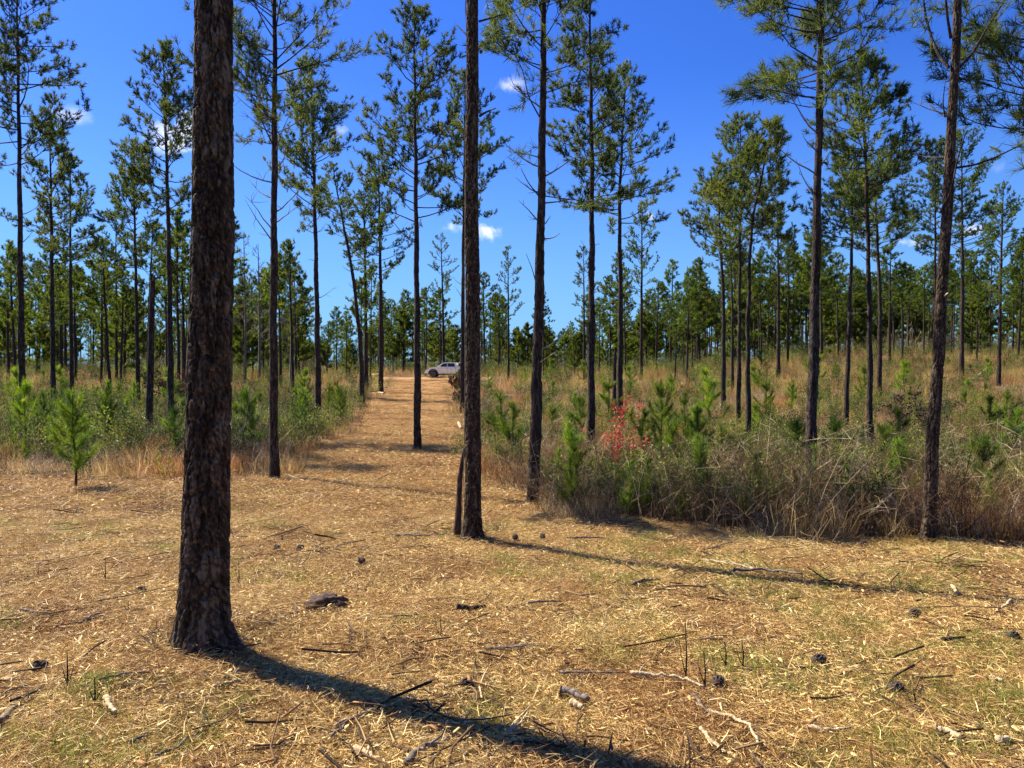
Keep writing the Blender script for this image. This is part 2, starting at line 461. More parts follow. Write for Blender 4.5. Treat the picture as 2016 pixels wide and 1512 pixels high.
# ------------------------------------------------------------------ open (mown) area
LEFT_EDGE = [(-700, 935), (0, 938), (350, 945), (560, 940), (598, 912), (625, 875), (690, 822), (735, 775), (752, 752)]
RIGHT_EDGE = [(905, 752), (905, 800), (925, 850), (962, 893), (985, 935), (1030, 990), (1080, 1017), (1300, 1036), (1450, 1052), (1800, 1064), (2016, 1078), (2700, 1110)]
_pl_w = [pix_ground(*p) for p in LEFT_EDGE] + [Vector((-19, 96, 0)), Vector((-1, 96, 0))] + [pix_ground(*p) for p in RIGHT_EDGE]
POLY = [(v.x, v.y) for v in _pl_w] + [(14, -30), (-14, -30)]


def in_open(x, y, jit=0.0):
    x = np.asarray(x, float); y = np.asarray(y, float)
    if jit:
        x = x + jit * 2 * fbm(x * 1.3 + 50, y * 1.3, 3) * np.clip(y / 9, 0.6, 3); y = y + jit * 2 * fbm(x * 1.3, y * 1.3 + 90, 3) * np.clip(y / 9, .6, 3)
    ins = np.zeros(x.shape, bool)
    n = len(POLY)
    for i in range(n):
        x1, y1 = POLY[i]; x2, y2 = POLY[(i + 1) % n]
        c = ((y1 > y) != (y2 > y)) & (x < (x2 - x1) * (y - y1) / (y2 - y1 + 1e-12) + x1)
        ins ^= c
    return ins


# ------------------------------------------------------------------ ground sheet
def axis(a, b, s0, g):
    out = [0.0]; s = s0
    while out[-1] < b: out.append(out[-1] + s); s = max(s0, out[-1] * g)
    return np.array(out)
px_ = axis(0, 900, .035, .022)
gx = np.concatenate([-px_[::-1], px_[1:]])
yy = [-14.0]
while yy[-1] < 1500:
    y = yy[-1]
    yy.append(y + (1.0 if y < 0 else max(.035, (y - 3) * .013)))
gy = np.array(yy)
GX, GY = np.meshgrid(gx, gy)
GZ = gz(GX, GY)
nx, ny = len(gx), len(gy)
ii = (np.arange(ny - 1)[:, None] * nx + np.arange(nx - 1)[None, :]).ravel()
GQ = np.stack([ii, ii + 1, ii + nx + 1, ii + nx], -1)
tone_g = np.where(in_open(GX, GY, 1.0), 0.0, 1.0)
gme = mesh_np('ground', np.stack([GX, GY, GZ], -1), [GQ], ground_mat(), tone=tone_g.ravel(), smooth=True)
tag(link('ground', gme), kind='structure')

# ------------------------------------------------------------------ pine builder
def tufts(g, P, D, Lg, n, w, tone, spread=.95, m=1):
    k = len(P)
    if k == 0: return
    P = np.repeat(P, n, 0); D = np.repeat(D, n, 0); tn = np.repeat(tone, n)
    r = unit(rng.normal(size=(k * n, 3)))
    dd = unit(D + r * spread * rng.uniform(.45, 1.35, (k * n, 1)))
    base = P - D * rng.uniform(0, Lg * .9, (k * n, 1))
    g.blades(base, dd, Lg * rng.uniform(.7, 1.15, k * n), w, np.clip(tn + rng.normal(0, .10, k * n), 0, 1), m=m)


def trunk_at(T, Z, z):
    return np.array([np.interp(z, Z, T[:, 0]), np.interp(z, Z, T[:, 1]), z])


def make_crown(T, rad0, zc, zt, R, seed, nb=46, ln=.17, nn=12, w=.007, cones=70, dens=1.0, twig_sides=3, lowfade=0.26, mats=None, tonebias=0.0, upper=1.0, side=None):
    """limbs go to `wood`, needles and cones to `leaf`.  T: trunk polyline (n,3)"""
    global rng
    keep = rng; rng = np.random.default_rng(seed)
    Z = T[:, 2]; H = zt
    leaf = Geo(); wood = Geo()
    TP, TD, TT = [], [], []
    for b in range(nb):
        f = (b + rng.random() * .8) / nb                 # 0 bottom .. 1 top
        f = f ** .92
        z0 = zc + (zt - zc) * f * .985
        az = rng.uniform(0, 2 * math.pi)
        if side is not None and rng.random() < .35: az = side + rng.normal(0, .5)
        env = (1 - f) ** .62 * (.62 + .38 * min(1, f / .3)) * (0.82 + .36 * rng.random()) + .09
        if rng.random() < .16: env *= .55
        if rng.random() < .10: env *= 1.1
        Lb = max(.28, R * env * 1.12)
        el = math.radians(6 + 40 * f + rng.normal(0, 10))
        n = 6 if Lb > .7 else 4
        d = np.array([math.cos(az) * math.cos(el), math.sin(az) * math.cos(el), math.sin(el)])
        p = trunk_at(T, Z, z0)
        pts = [p]; step = Lb / (n - 1)
        bend = rng.uniform(.0, .20)
        for q in range(n - 1):
            d = unit(d + np.array([rng.normal(0, .12), rng.normal(0, .12), bend * (.5 if q < 1 else 1) + rng.normal(0, .06)]))
            p = p + d * step; pts.append(p)
        pts = np.array(pts)
        r0 = max(.005, min(.024, .009 * Lb + .003) * (rad0 / .1) ** .5)
        wood.tube(pts, np.linspace(r0, .004, n), k=4 if Lb > .8 else 3)
        br_t = .45 + tonebias + rng.normal(0, .14)
        # twigs
        nt_ = int(max(3, Lb / .17) * dens * rng.uniform(.7, 1.2))
        for q in range(nt_):
            t = (lowfade + (1 - lowfade) * (q + rng.random()) / nt_) ** .85
            if t > 1: t = 1
            a = t * (n - 1); i0 = min(n - 2, int(a)); fr = a - i0
            bp = pts[i0] * (1 - fr) + pts[i0 + 1] * fr
            bd = unit(pts[i0 + 1] - pts[i0])
            sd = unit(np.cross(bd, rng.normal(size=3)))
            sd[2] *= .75; 
            td = unit(bd * .75 + sd * .85 + np.array([0, 0, .30]))
            Lt = (.16 + .34 * rng.random()) * min(1, Lb / 1.2 + .3) * (1.25 - .5 * t)
            e = bp + td * Lt
            mid = bp + td * Lt * .5 + np.array([0, 0, -.01])
            if twig_sides: wood.tube(np.array([bp, mid, e]), np.array([.005, .004, .003]), k=twig_sides)
            TP.append(e); TD.append(unit(td + np.array([0, 0, .35]))); TT.append(br_t + rng.normal(0, .08))
            if rng.random() < .72:
                TP.append(mid + rng.normal(0, .03, 3)); TD.append(unit(td + rng.normal(0, .5, 3))); TT.append(br_t - .06)
            if Lt > .3:
                for _ in range(2):
                    s2 = unit(td + rng.normal(0, .6, 3) + np.array([0, 0, .3]))
                    TP.append(bp + td * Lt * rng.uniform(.4, .9) + s2 * .13); TD.append(s2); TT.append(br_t + rng.normal(0, .08))
        TP.append(pts[-1]); TD.append(unit(pts[-1] - pts[-2] + np.array([0, 0, .3]))); TT.append(br_t + .1)
    top = trunk_at(T, Z, zt)
    for _ in range(5):
        TP.append(top + rng.normal(0, .05, 3)); TD.append(unit(np.array([rng.normal(0, .4), rng.normal(0, .4), 1]))); TT.append(.6)
    TP = np.array(TP); TD = np.array(TD); TT = np.array(TT)
    tufts(leaf, TP, TD, ln, nn, w, TT, m=0)
    if cones:
        idx = rng.choice(len(TP), min(cones, len(TP)), replace=False)
        c = TP[idx] - TD[idx] * .10 + rng.normal(0, .03, (len(idx), 3))
        oc = np.array([[0, 0, .052], [.03, 0, .005], [0, .03, .005], [-.03, 0, .005], [0, -.03, .005], [0, 0, -.038]])
        fc = np.array([[0, 1, 2], [0, 2, 3], [0, 3, 4], [0, 4, 1], [5, 2, 1], [5, 3, 2], [5, 4, 3], [5, 1, 4]])
        V = (c[:, None, :] + oc[None] * rng.uniform(.8, 1.2, (len(idx), 1, 1)))
        F_ = (np.arange(len(idx))[:, None, None] * 6 + fc[None]).reshape(-1, 3)
        leaf.add(V, tri=F_, tone=.2, m=1)
    rng = keep
    return wood, leaf


def cell2(u, v, per, seed):
    """F1, F2 and id noise of a jittered grid periodic in u"""
    r = np.random.default_rng(seed); n = 1024
    jx = r.random((per, n)); jy = r.random((per, n)); idv = r.random((per, n))
    ui = np.floor(u).astype(int); vi = np.floor(v).astype(int)
    f1 = np.full(u.shape, 9.0); f2 = np.full(u.shape, 9.0); cid = np.zeros(u.shape)
    for a in (-1, 0, 1):
        for b in (-1, 0, 1):
            cu = ui + a; cv = vi + b
            X = cu + .15 + .7 * jx[cu % per, cv % n]; Y = cv + .05 + .9 * jy[cu % per, cv % n]
            d = np.sqrt((u - X) ** 2 + (v - Y) ** 2)
            c = idv[cu % per, cv % n]
            nearer = d < f1
            f2 = np.where(nearer, f1, np.minimum(f2, d)); cid = np.where(nearer, c, cid); f1 = np.where(nearer, d, f1)
    return f1, f2, cid


def bark_trunk(name, T, rad_fn, seed, res=.006, plate=.05, amp=.012, mat='bark_big', ztop=None):
    """a trunk whose bark plates are real relief. T polyline local, rad_fn(z)->radius"""
    z0, z1 = T[0, 2], (ztop if ztop is not None else T[-1, 2])
    r_ = rad_fn(z0 + 1.0)
    per = max(6, int(round(2 * math.pi * r_ / plate)))
    nth = int(2 * math.pi * r_ / res); nz = int((z1 - z0) / (res * 1.5))
    th = np.arange(nth) * 2 * math.pi / nth
    z = np.linspace(z0, z1, nz)
    TH, ZZ = np.meshgrid(th, z)
    U = TH / (2 * math.pi) * per; Vv = ZZ / (plate * 4.0)
    # vertical warp, periodic in theta
    wu = .8 * fbm(np.cos(TH) * 2 + 5 + ZZ * 5, np.sin(TH) * 2 + ZZ * 3.1, 4) * 2 + .22 * fbm(np.cos(TH) * 7 + ZZ * 22, np.sin(TH) * 7 + ZZ * 17, 3) * 2
    wv = .6 * fbm(np.cos(TH) * 3 + 31, np.sin(TH) * 3 + ZZ * 4.3, 4) * 2
    f1, f2, cid = cell2(U + wu, Vv + wv, per, seed)
    e = np.clip((f2 - f1) / .30, 0, 1); e = e * e * (3 - 2 * e)
    g1, g2, cid2 = cell2((U + wu) * 2, (Vv + wv) * 1.7, per * 2, seed + 1)
    e2 = np.clip((g2 - g1) / .25, 0, 1)
    fine = fbm(np.cos(TH) * r_ * 90 + 9, np.sin(TH) * r_ * 90 + ZZ * 60, 4)
    h = amp * (e * (.95 + .25 * cid) + .12 * e2 * (.4 + .9 * cid2) + .36 * fine) - amp * .7
    global _tone
    _tone = np.clip(.32 * cid + .28 * cid2 + 1.0 * fine + .2, 0, 1).ravel()
    R = np.array([rad_fn(a) for a in z])[:, None] * (1 + .05 * fbm(np.cos(TH) * 1.2 + 3, np.sin(TH) * 1.2 + ZZ * .7, 3) * 2)
    # root flare lobes
    hh = np.maximum(ZZ - z0 - .10, 0)
    fl = r_ * (np.exp(-hh / .10) * (.22 + .25 * np.maximum(0, np.sin(TH * 4 + 1.2))) + np.exp(-hh / .16) * .75 * np.exp(-((TH - 5.75) / .55) ** 2))
    RR = R + fl + h
    cx = np.interp(z, T[:, 2], T[:, 0])[:, None]; cy = np.interp(z, T[:, 2], T[:, 1])[:, None]
    V = np.stack([cx + RR * np.cos(TH), cy + RR * np.sin(TH), ZZ], -1)
    i = np.arange(nz - 1)[:, None] * nth; j = np.arange(nth)[None, :]; j2 = (j + 1) % nth
    Q = np.stack([i + j, i + j2, i + nth + j2, i + nth + j], -1).reshape(-1, 4)
    return V.reshape(-1, 3), Q


def dead_branch_geo(p, az, el, Lb, r0=.012, forks=3, rs=None, bend=.12):
    rs = rs or random
    g = Geo(); n = 6
    d = np.array([math.cos(az) * math.cos(el), math.sin(az) * math.cos(el), math.sin(el)]); p = np.array(p, float); pts = [p]
    for q in range(n - 1):
        d = unit(d + np.array([rs.gauss(0, .12), rs.gauss(0, .12), bend + rs.gauss(0, .1)])); p = p + d * Lb / (n - 1); pts.append(p)
    pts = np.array(pts)
    g.tube(pts, np.linspace(r0, .0025, n), k=5, tone=.4)
    for q in range(forks):
        i = rs.randint(1, n - 2); dd = unit(pts[i + 1] - pts[i] + np.array([rs.gauss(0, .6), rs.gauss(0, .6), rs.gauss(.2, .4)]))
        Lf = Lb * rs.uniform(.18, .4)
        e1 = pts[i] + dd * Lf * .5; e2 = e1 + unit(dd + np.array([rs.gauss(0, .3), rs.gauss(0, .3), .2])) * Lf * .5
        g.tube(np.array([pts[i], e1, e2]), np.array([.006, .004, .002]), k=4, tone=.4)
    return g


# hero trees: trunk points in photo px from the foot up, width px at eye height, crown bottom/top y, crown radius px
# (label, foot depth override or None, pts, w, crown_bottom_y, top_y, radius_px, options)
HERO = [
 dict(l='thick dark pine trunk with plated bark in the left foreground, nearest tree of all', pts=[(398, 1270), (402, 1100), (413, 740), (419, 400), (422, 0)], w=80, cb=-900, top=-2300, r=620, det=.0038, amp=.022, plate=.056, flare=.20),
 dict(l='second nearest pine, straight trunk with a swollen knot and a vine up its left side', pts=[(928, 1062), (932, 880), (930, 600), (928, 300), (931, 0)], w=29, cb=-420, top=-1300, r=330, det=.006, amp=.012, plate=.034, flare=.15),
 dict(l='tall pine at the left edge of the mown track, full crown and dead lower branches', pts=[(540, 942), (538, 700), (540, 400), (541, 0)], w=17, cb=300, top=-260, r=150, dead=[(265, 1), (330, 0), (390, 1), (420, 0), (455, 1), (480, 1), (360, 1), (300, 0), (235, 1), (440, 0)], nb=46),
 dict(l='slim pine standing alone in the middle of the mown track, airy spreading crown', pts=[(822, 886), (821, 600), (818, 300), (815, 30)], w=13.5, cb=440, top=28, r=128, nb=44, cones=150, dead=[(480, 1)]),
 dict(l='pine at the near right corner of the brush, scaly trunk with sparse dead twigs', pts=[(1050, 988), (1058, 700), (1066, 400), (1071, 0)], w=22, cb=190, top=-330, r=125, nb=40, dead=[(330, 1), (350, 0), (380, 1), (400, 0), (440, 1), (215, 1), (470, 0), (690, 0)], sparse=[(300, 1), (385, 0)]),
 dict(l='tall straight pine behind the brush, just left of the red leafed shrub', pts=[(1163, 892), (1165, 600), (1165, 300), (1160, -30)], w=15, cb=425, top=-45, r=88, nb=52, cones=110),
 dict(l='pine rising out of the red leafed shrub, rounded crown leaning right', pts=[(1220, 845), (1222, 600), (1219, 400), (1226, 250), (1232, 145)], w=11.5, cb=450, top=140, r=92, nb=44, cones=90, depth=31),
 dict(l='tall pine of the right half with a broad flat topped crown reaching the top edge', pts=[(1593, 978), (1602, 700), (1610, 350), (1618, 0)], w=21, cb=235, top=-330, r=160, nb=52, dead=[(265, 1), (300, 1), (345, 1), (330, 0), (385, 1), (250, 0)], ln=.2),
 dict(l='near pine at the right with a curved scaly trunk and few long bare limbs', pts=[(1826, 1062), (1840, 800), (1850, 650), (1862, 450), (1874, 250), (1880, 130), (1886, 0)], w=22, cb=-260, top=-800, r=200, det=.006, amp=.009, plate=.035, flare=.12),
 dict(l='pine just beyond the right border, its heavy boughs hanging into the picture', pts=[(2062, 985), (2060, 600), (2058, 0)], w=20, cb=330, top=-260, r=165, nb=54, ln=.2),
 dict(l='tall pine at the far left border with long upswept boughs', pts=[(43, 850), (41, 600), (38, 300), (33, -40)], w=12.5, cb=330, top=-60, r=135, nb=44, cones=110, depth=24),
 dict(l='middle sized pine right of the left border pine, narrow pointed crown', pts=[(104, 770), (102, 500), (98, 235)], w=9, cb=560, top=232, r=78, nb=44, cones=100, depth=38),
 dict(l='slim pine with the grey twiggy crown close behind the narrow pointed pine at left', pts=[(141, 765), (139, 560), (138, 320)], w=8, cb=540, top=310, r=62, nb=36, cones=90, depth=42),
 dict(l='short crowned pine between the pair at left and the tall dark topped pine', pts=[(272, 770), (268, 560), (262, 310)], w=8, cb=530, top=300, r=82, nb=44, depth=42),
 dict(l='tall dark topped pine just left of the thick foreground trunk', pts=[(336, 830), (333, 500), (322, 98)], w=11.5, cb=430, top=92, r=92, nb=54, cones=120, depth=28),
 dict(l='pine at the left bend of the track, many cones in its slender crown', pts=[(628, 848), (622, 500), (613, 132)], w=11.5, cb=440, top=128, r=96, nb=54, cones=150),
 dict(l='pine with a trunk bowed over to the left beside the log on the track edge', pts=[(714, 802), (710, 680), (695, 540), (668, 400), (655, 330)], w=9.5, cb=520, top=325, r=62, nb=30),
 dict(l='straight pine at the end of the track left verge, conical crown', pts=[(750, 772), (750, 600), (745, 312)], w=9, cb=560, top=308, r=66, nb=42, cones=90),
 dict(l='slim dark pine close behind the bowed one', pts=[(721, 738), (720, 600), (716, 370)], w=8, cb=500, top=362, r=50, nb=30, depth=62),
 dict(l='pine standing right in front of the pickup, half hidden by the knotted trunk', pts=[(910, 772), (912, 500), (916, 145)], w=9, cb=455, top=142, r=84, nb=46, depth=40),
 dict(l='leftmost trunk of the tight pine cluster right of centre', pts=[(1424, 812), (1425, 600), (1412, 345)], w=9.5, cb=520, top=340, r=75, nb=42, tb=.15),
 dict(l='second pine of the tight cluster right of centre, tallest rounded head', pts=[(1454, 842), (1456, 600), (1458, 238)], w=8.5, cb=470, top=234, r=76, nb=48, tb=.12),
 dict(l='front trunk of the tight pine cluster, leaning a little right at its top', pts=[(1474, 890), (1472, 650), (1478, 450), (1520, 250)], w=10.5, cb=480, top=246, r=72, nb=48, tb=.1),
 dict(l='thin pine at the back of the tight cluster', pts=[(1442, 765), (1442, 600), (1436, 440)], w=6, cb=560, top=430, r=50, nb=28, depth=55),
 dict(l='small pine with open crown between the tight cluster and the broad topped pine', pts=[(1532, 755), (1533, 560), (1530, 410)], w=7.5, cb=590, top=402, r=58, nb=36),
 dict(l='pine with a trunk leaning right behind the broad topped pine', pts=[(1664, 850), (1672, 640), (1679, 430), (1672, 330)], w=9.5, cb=480, top=300, r=72, nb=40),
 dict(l='tall bushy pine right of the broad topped pine, dense dark crown', pts=[(1713, 893), (1712, 600), (1704, 300), (1694, 120)], w=11.5, cb=490, top=112, r=102, nb=64, cones=110),
 dict(l='slender pine right behind the dense dark crowned pine', pts=[(1731, 790), (1733, 600), (1722, 350)], w=9, cb=520, top=300, r=72, nb=40),
 dict(l='pine with a wide crown behind the curved scaly trunk', pts=[(1893, 750), (1895, 560), (1893, 270)], w=8, cb=520, top=264, r=92, nb=52),
 dict(l='thin pine partly behind the curved scaly trunk', pts=[(1838, 768), (1841, 600), (1842, 290)], w=6.5, cb=500, top=280, r=66, nb=38, depth=44),
 dict(l='rightmost pine of the field, rounded crown at the right border', pts=[(1966, 760), (1970, 560), (1975, 372)], w=7.5, cb=620, top=368, r=62, nb=44),
 dict(l='small topped pine just right of the red shrub pine', pts=[(1262, 748), (1263, 600), (1264, 405)], w=6.5, cb=600, top=400, r=50, nb=36),
 dict(l='pale barked pine with small crown left of the dark topped pine', pts=[(229, 722), (229, 600), (228, 430)], w=5.5, cb=585, top=420, r=46, nb=32, depth=75),
 dict(l='feathery pine with its crown low behind the middle of the track', pts=[(874, 738), (872, 600), (868, 470)], w=5.5, cb=640, top=462, r=42, nb=30, depth=108),
 dict(l='narrow pine alone in the sky gap left of the red shrub pine', pts=[(1150, 742), (1150, 640), (1149, 492)], w=5, cb=605, top=486, r=30, nb=24, depth=78),
 dict(l='spindly pine in the gap between the knotted trunk and the brush corner pine', pts=[(1001, 735), (1001, 640), (1000, 492)], w=5, cb=650, top=486, r=34, nb=26, depth=80),
]

all_xy = []
def hero_tree(i, h):
    rs = random.Random(100 + i)
    foot = pix_ground(*h['pts'][0])
    if 'depth' in h:
        q = at_depth(h['pts'][0][0], 720, h['depth']); foot = Vector((q.x, q.y, float(gz(q.x, q.y))))
    d = foot.y
    all_xy.append((foot.x, foot.y))
    P = [(0, 0, -.12), ]
    for (x, y) in h['pts'][1:]:
        a = at_depth(x, y, d) - foot; P.append((a.x, a.y, a.z))
    zt = (at_depth(0, h['top'], d) - foot).z
    zc = (at_depth(0, h['cb'], d) - foot).z
    P = [p for k, p in enumerate(P) if k == 0 or p[2] > P[k - 1][2] + .05]
    if P[-1][2] < zt + .01:
        k = (zt + .05 - P[-1][2]); sx = (P[-1][0] - P[-2][0]) / (P[-1][2] - P[-2][2]) * .35
        P.append((P[-1][0] + sx * k, 0.1 * rs.uniform(-1, 1), zt + .05))
    P = np.array(P)
    zs = np.linspace(P[0, 2], P[-1, 2], 30)
    # smooth interpolation of the bends
    T = np.stack([np.interp(zs, P[:, 2], P[:, 0]), np.interp(zs, P[:, 2], P[:, 1]), zs], -1)
    for _ in range(2): T[1:-1, :2] = (T[:-2, :2] + 2 * T[1:-1, :2] + T[2:, :2]) / 4
    T[1:-1, 0] += np.array([.012 * math.sin(k * 1.3 + i) for k in range(28)]) * min(1, d / 20)
    r0 = h['w'] / F * d / 2
    zmax = T[-1, 2]
    fl = h.get('flare', .22)
    def rad(z):
        t = max(0, min(1, z / zmax))
        return r0 * ((1 - t) ** .75 * .98 + .10) * (1 + fl * math.exp(-max(0, z) / .35))
    root = empty('pine_tree', foot)
    tag(root, h['l'], 'tree', 'pine trees of the thinned stand')
    R = h['r'] / F * d * 1.16
    g = Geo()
    if 'det' in h:
        zt_fine = min(zmax * .8, (at_depth(0, -60, d) - foot).z)
        V, Q = bark_trunk('trunk', T, rad, 50 + i, res=h['det'], plate=h['plate'], amp=h['amp'], ztop=zt_fine)
        fm = mesh_np('pine_trunk', V, [Q], M['bark_plate'], tone=_tone, smooth=True)
        tr = link('trunk', fm, root)
        sel = T[T[:, 2] > zt_fine - .3]
        sel = np.vstack([trunk_at(T, T[:, 2], zt_fine - .02), sel[sel[:, 2] > zt_fine]])
        g.tube(sel, [rad(z) for z in sel[:, 2]], k=12)
    else:
        n = 140; zz = np.linspace(T[0, 2], zmax, n); TT = np.array([trunk_at(T, T[:, 2], z) for z in zz])
        k = 14
        Rr = np.array([max(.012, rad(z)) for z in zz])
        th = np.arange(k) * 2 * math.pi / k
        rr = Rr[:, None] * (1 + rng.normal(0, .055, (n, k)) + .05 * np.sin(zz * 3 + i)[:, None])
        V = TT[:, None, :] + np.stack([rr * np.cos(th), rr * np.sin(th), np.zeros((n, k))], -1)
        ii_ = np.arange(n - 1)[:, None] * k; j = np.arange(k)[None, :]; j2 = (j + 1) % k
        Q = np.stack([ii_ + j, ii_ + j2, ii_ + k + j2, ii_ + k + j], -1).reshape(-1, 4)
        fm = mesh_np('pine_trunk', V, [Q], M['bark'], smooth=True)
        tr = link('trunk', fm, root)
    nb = int(h.get('nb', 34) * 1.28)
    far = d > 34
    wood, leaf = make_crown(T, r0, zc, zt, R, 300 + i, nb=nb, ln=h.get('ln', .17) * (.88 if d < 34 else 1.0), nn=18 if not far else 14,
                            w=.0062 if d < 20 else (.0095 if d < 34 else .015), cones=h.get('cones', 40), tonebias=h.get('tb', 0), dens=1.5 if not far else 1.25,
                            twig_sides=3)
    for (py, sidev) in h.get('sparse', []):
        pass
    if g.n: wood.V += [v for v in g.V]; 
    if g.n:
        base = wood.n
        for q in g.Q: wood.Q.append(q + base); wood.qm.append(np.zeros(len(q)))
        wood.tone += g.tone; wood.n += g.n
    lm = wood.mesh('pine_limbs', [M['bark']])
    link('limbs', lm, root)
    cm = leaf.mesh('pine_crown', [M['needles'] if d < 50 else M['needles_far'], M['cone']])
    link('crown', cm, root)
    # dead twigs between the crown and the foot
    dead = list(h.get('dead', []))
    for (py, lr) in dead:
        z = (at_depth(0, py, d) - foot).z
        if not (.3 < z < zmax * .95): continue
        az = (math.pi if lr else 0) + rs.uniform(-.7, .7)
        Lb = R * rs.uniform(.35, .75)
        if z > .4: link('dead_branch', dead_branch_geo(trunk_at(T, T[:, 2], z), az, math.radians(rs.uniform(-5, 40)), Lb, .009 + .0005 * d, 3, rs).mesh('dead_branch', [M['dead_wood']]), root)
    if not dead and i > 2:
        zlo = (zc) * .55
        for _ in range(5):
            z = rs.uniform(zlo, zc)
            az = rs.choice([0, math.pi]) + rs.uniform(-.9, .9)
            if z > .5: link('dead_branch', dead_branch_geo(trunk_at(T, T[:, 2], z), az, math.radians(rs.uniform(-10, 45)), R * rs.uniform(.15, .45), .007 + .0004 * d, 2, rs).mesh('dead_branch', [M['dead_wood']]), root)
    return root, T, rad, foot


roots = []
for i, h in enumerate(HERO): roots.append(hero_tree(i, h))

# details on the three nearest trunks ----------------------------------------------------------
def px_branch(idx, pts, r0, name='dead_branch', mat='bark', depth_off=0.0, k=7, tuft=None):
    """a limb of hero tree idx, traced through photo points, drifting in depth so that it is a real limb"""
    root, T, rad, foot = roots[idx]
    d = foot.y
    P = []
    for q, (x, y) in enumerate(pts):
        P.append(np.array(at_depth(x, y, d + depth_off * q / max(1, len(pts) - 1)) - foot))
    P = np.array(P)
    t = np.linspace(0, 1, len(P)); tt = np.linspace(0, 1, 4 * len(P))
    PP = np.stack([np.interp(tt, t, P[:, c]) for c in range(3)], -1)
    for _ in range(2): PP[1:-1] = (PP[:-2] + 2 * PP[1:-1] + PP[2:]) / 4
    g = Geo(); g.tube(PP, np.linspace(r0, r0 * .35, len(PP)), k=k)
    o = link(name, g.mesh(name, [M[mat]], smooth=True), root)
    if tuft:
        l = Geo(); tp = []; td = []
        for _ in range(tuft):
            a = PP[rng.integers(len(PP) // 2, len(PP))] + rng.normal(0, .08, 3); tp.append(a); td.append(unit(PP[-1] - PP[-4] + rng.normal(0, .5, 3) * .6))
        tufts(l, np.array(tp), np.array(td), .17, 16, .0045, np.full(len(tp), .5), m=0)
        link('needles', l.mesh('needle_spray', [M['needles']]), o)
    return o

px_branch(1, [(945, 228), (958, 220), (976, 213)], .016, depth_off=-.3)
px_branch(1, [(945, 300), (952, 288)], .012)
px_branch(1, [(918, 68), (905, 55), (896, 46)], .010, depth_off=.2)
px_branch(1, [(944, 42), (975, 33), (1010, 22)], .013, depth_off=.5, tuft=10)
px_branch(1, [(918, 30), (916, 10), (920, -20)], .006)
vine = px_branch(1, [(908, 1060), (914, 900), (916, 700), (914, 520), (917, 400), (915, 250), (911, 215), (919, 160), (918, 60), (915, 0), (921, -40)], .0045, name='vine', mat='dead_wood', depth_off=-.12, k=5)
px_branch(8, [(1868, 133), (1850, 112), (1836, 80), (1824, 40), (1818, 0), (1815, -40)], .020, name='limb', tuft=16, depth_off=.4)
px_branch(8, [(1872, 75), (1866, 40), (1862, 0), (1860, -50)], .018, name='limb', depth_off=-.3)
px_branch(8, [(1888, 133), (1915, 105), (1940, 60), (1965, 20), (1990, -15)], .020, name='limb', tuft=16, depth_off=.5)
px_branch(8, [(1838, 66), (1822, 55), (1812, 40)], .007)
px_branch(8, [(1862, 230), (1840, 215), (1820, 200)], .010, mat='dead_wood', depth_off=.2)
px_branch(8, [(1860, 230), (1856, 200), (1862, 155)], .009, depth_off=-.1)
px_branch(8, [(1850, 420), (1872, 380), (1888, 300), (1904, 256)], .014, depth_off=-.25)
px_branch(8, [(1884, 330), (1920, 325), (1960, 310), (2010, 285), (2060, 262)], .014, name='limb', depth_off=.5, tuft=8)
px_branch(8, [(1862, 470), (1845, 440), (1838, 430)], .008, mat='pale_wood', depth_off=-.2)
px_branch(8, [(1850, 590), (1868, 575), (1860, 583)], .010, mat='pale_wood', depth_off=-.2)
px_branch(8, [(1858, 680), (1872, 672), (1885, 655)], .008, mat='dead_wood', depth_off=-.2)
px_branch(4, [(1056, 718), (1075, 705), (1098, 690)], .009, mat='pale_wood', depth_off=-.3)
px_branch(4, [(1049, 855), (1030, 862), (1024, 872), (1030, 910), (1038, 960)], .007, depth_off=-.3)
px_branch(4, [(1056, 560), (1048, 530), (1036, 500)], .010, depth_off=.3)
px_branch(4, [(1060, 385), (1040, 360), (1026, 332)], .012, depth_off=-.3)
px_branch(4, [(1074, 440), (1084, 425)], .009, depth_off=-.1)
px_branch(4, [(1068, 385), (1100, 390), (1150, 396), (1190, 400)], .010, depth_off=.4, name='limb', tuft=4)
px_branch(4, [(1062, 310), (1040, 304), (1010, 300)], .010, depth_off=-.4, name='limb', tuft=9)
px_branch(4, [(1062, 230), (1040, 190), (1030, 140), (1012, 105)], .012, depth_off=-.4, name='limb', tuft=9)

# knot on the second trunk
def blob(name, c, s, mat, parent, seed=1, sub=4, amp=.15):
    bm = bmesh.new(); bmesh.ops.create_icosphere(bm, subdivisions=sub, radius=1)
    r = np.random.default_rng(seed)
    for v in bm.verts:
        n = float(fbm(np.array(v.co.x * 2.2 + seed), np.array(v.co.y * 2.2 + v.co.z * 1.7), 4)) * 2
        v.co *= 1 + amp * n * 2
        v.co = Vector((v.co.x * s[0], v.co.y * s[1], v.co.z * s[2])) + Vector(c)
    me = bpy.data.meshes.new(name); bm.to_mesh(me); bm.free(); me.materials.append(mat)
    for p in me.polygons: p.use_smooth = True
    return link(name, me, parent)
f2_ = roots[1][3]
blob('knot', (at_depth(938, 878, f2_.y) - f2_), (.055, .07, .11), M['bark_big'], roots[1][0], 3)

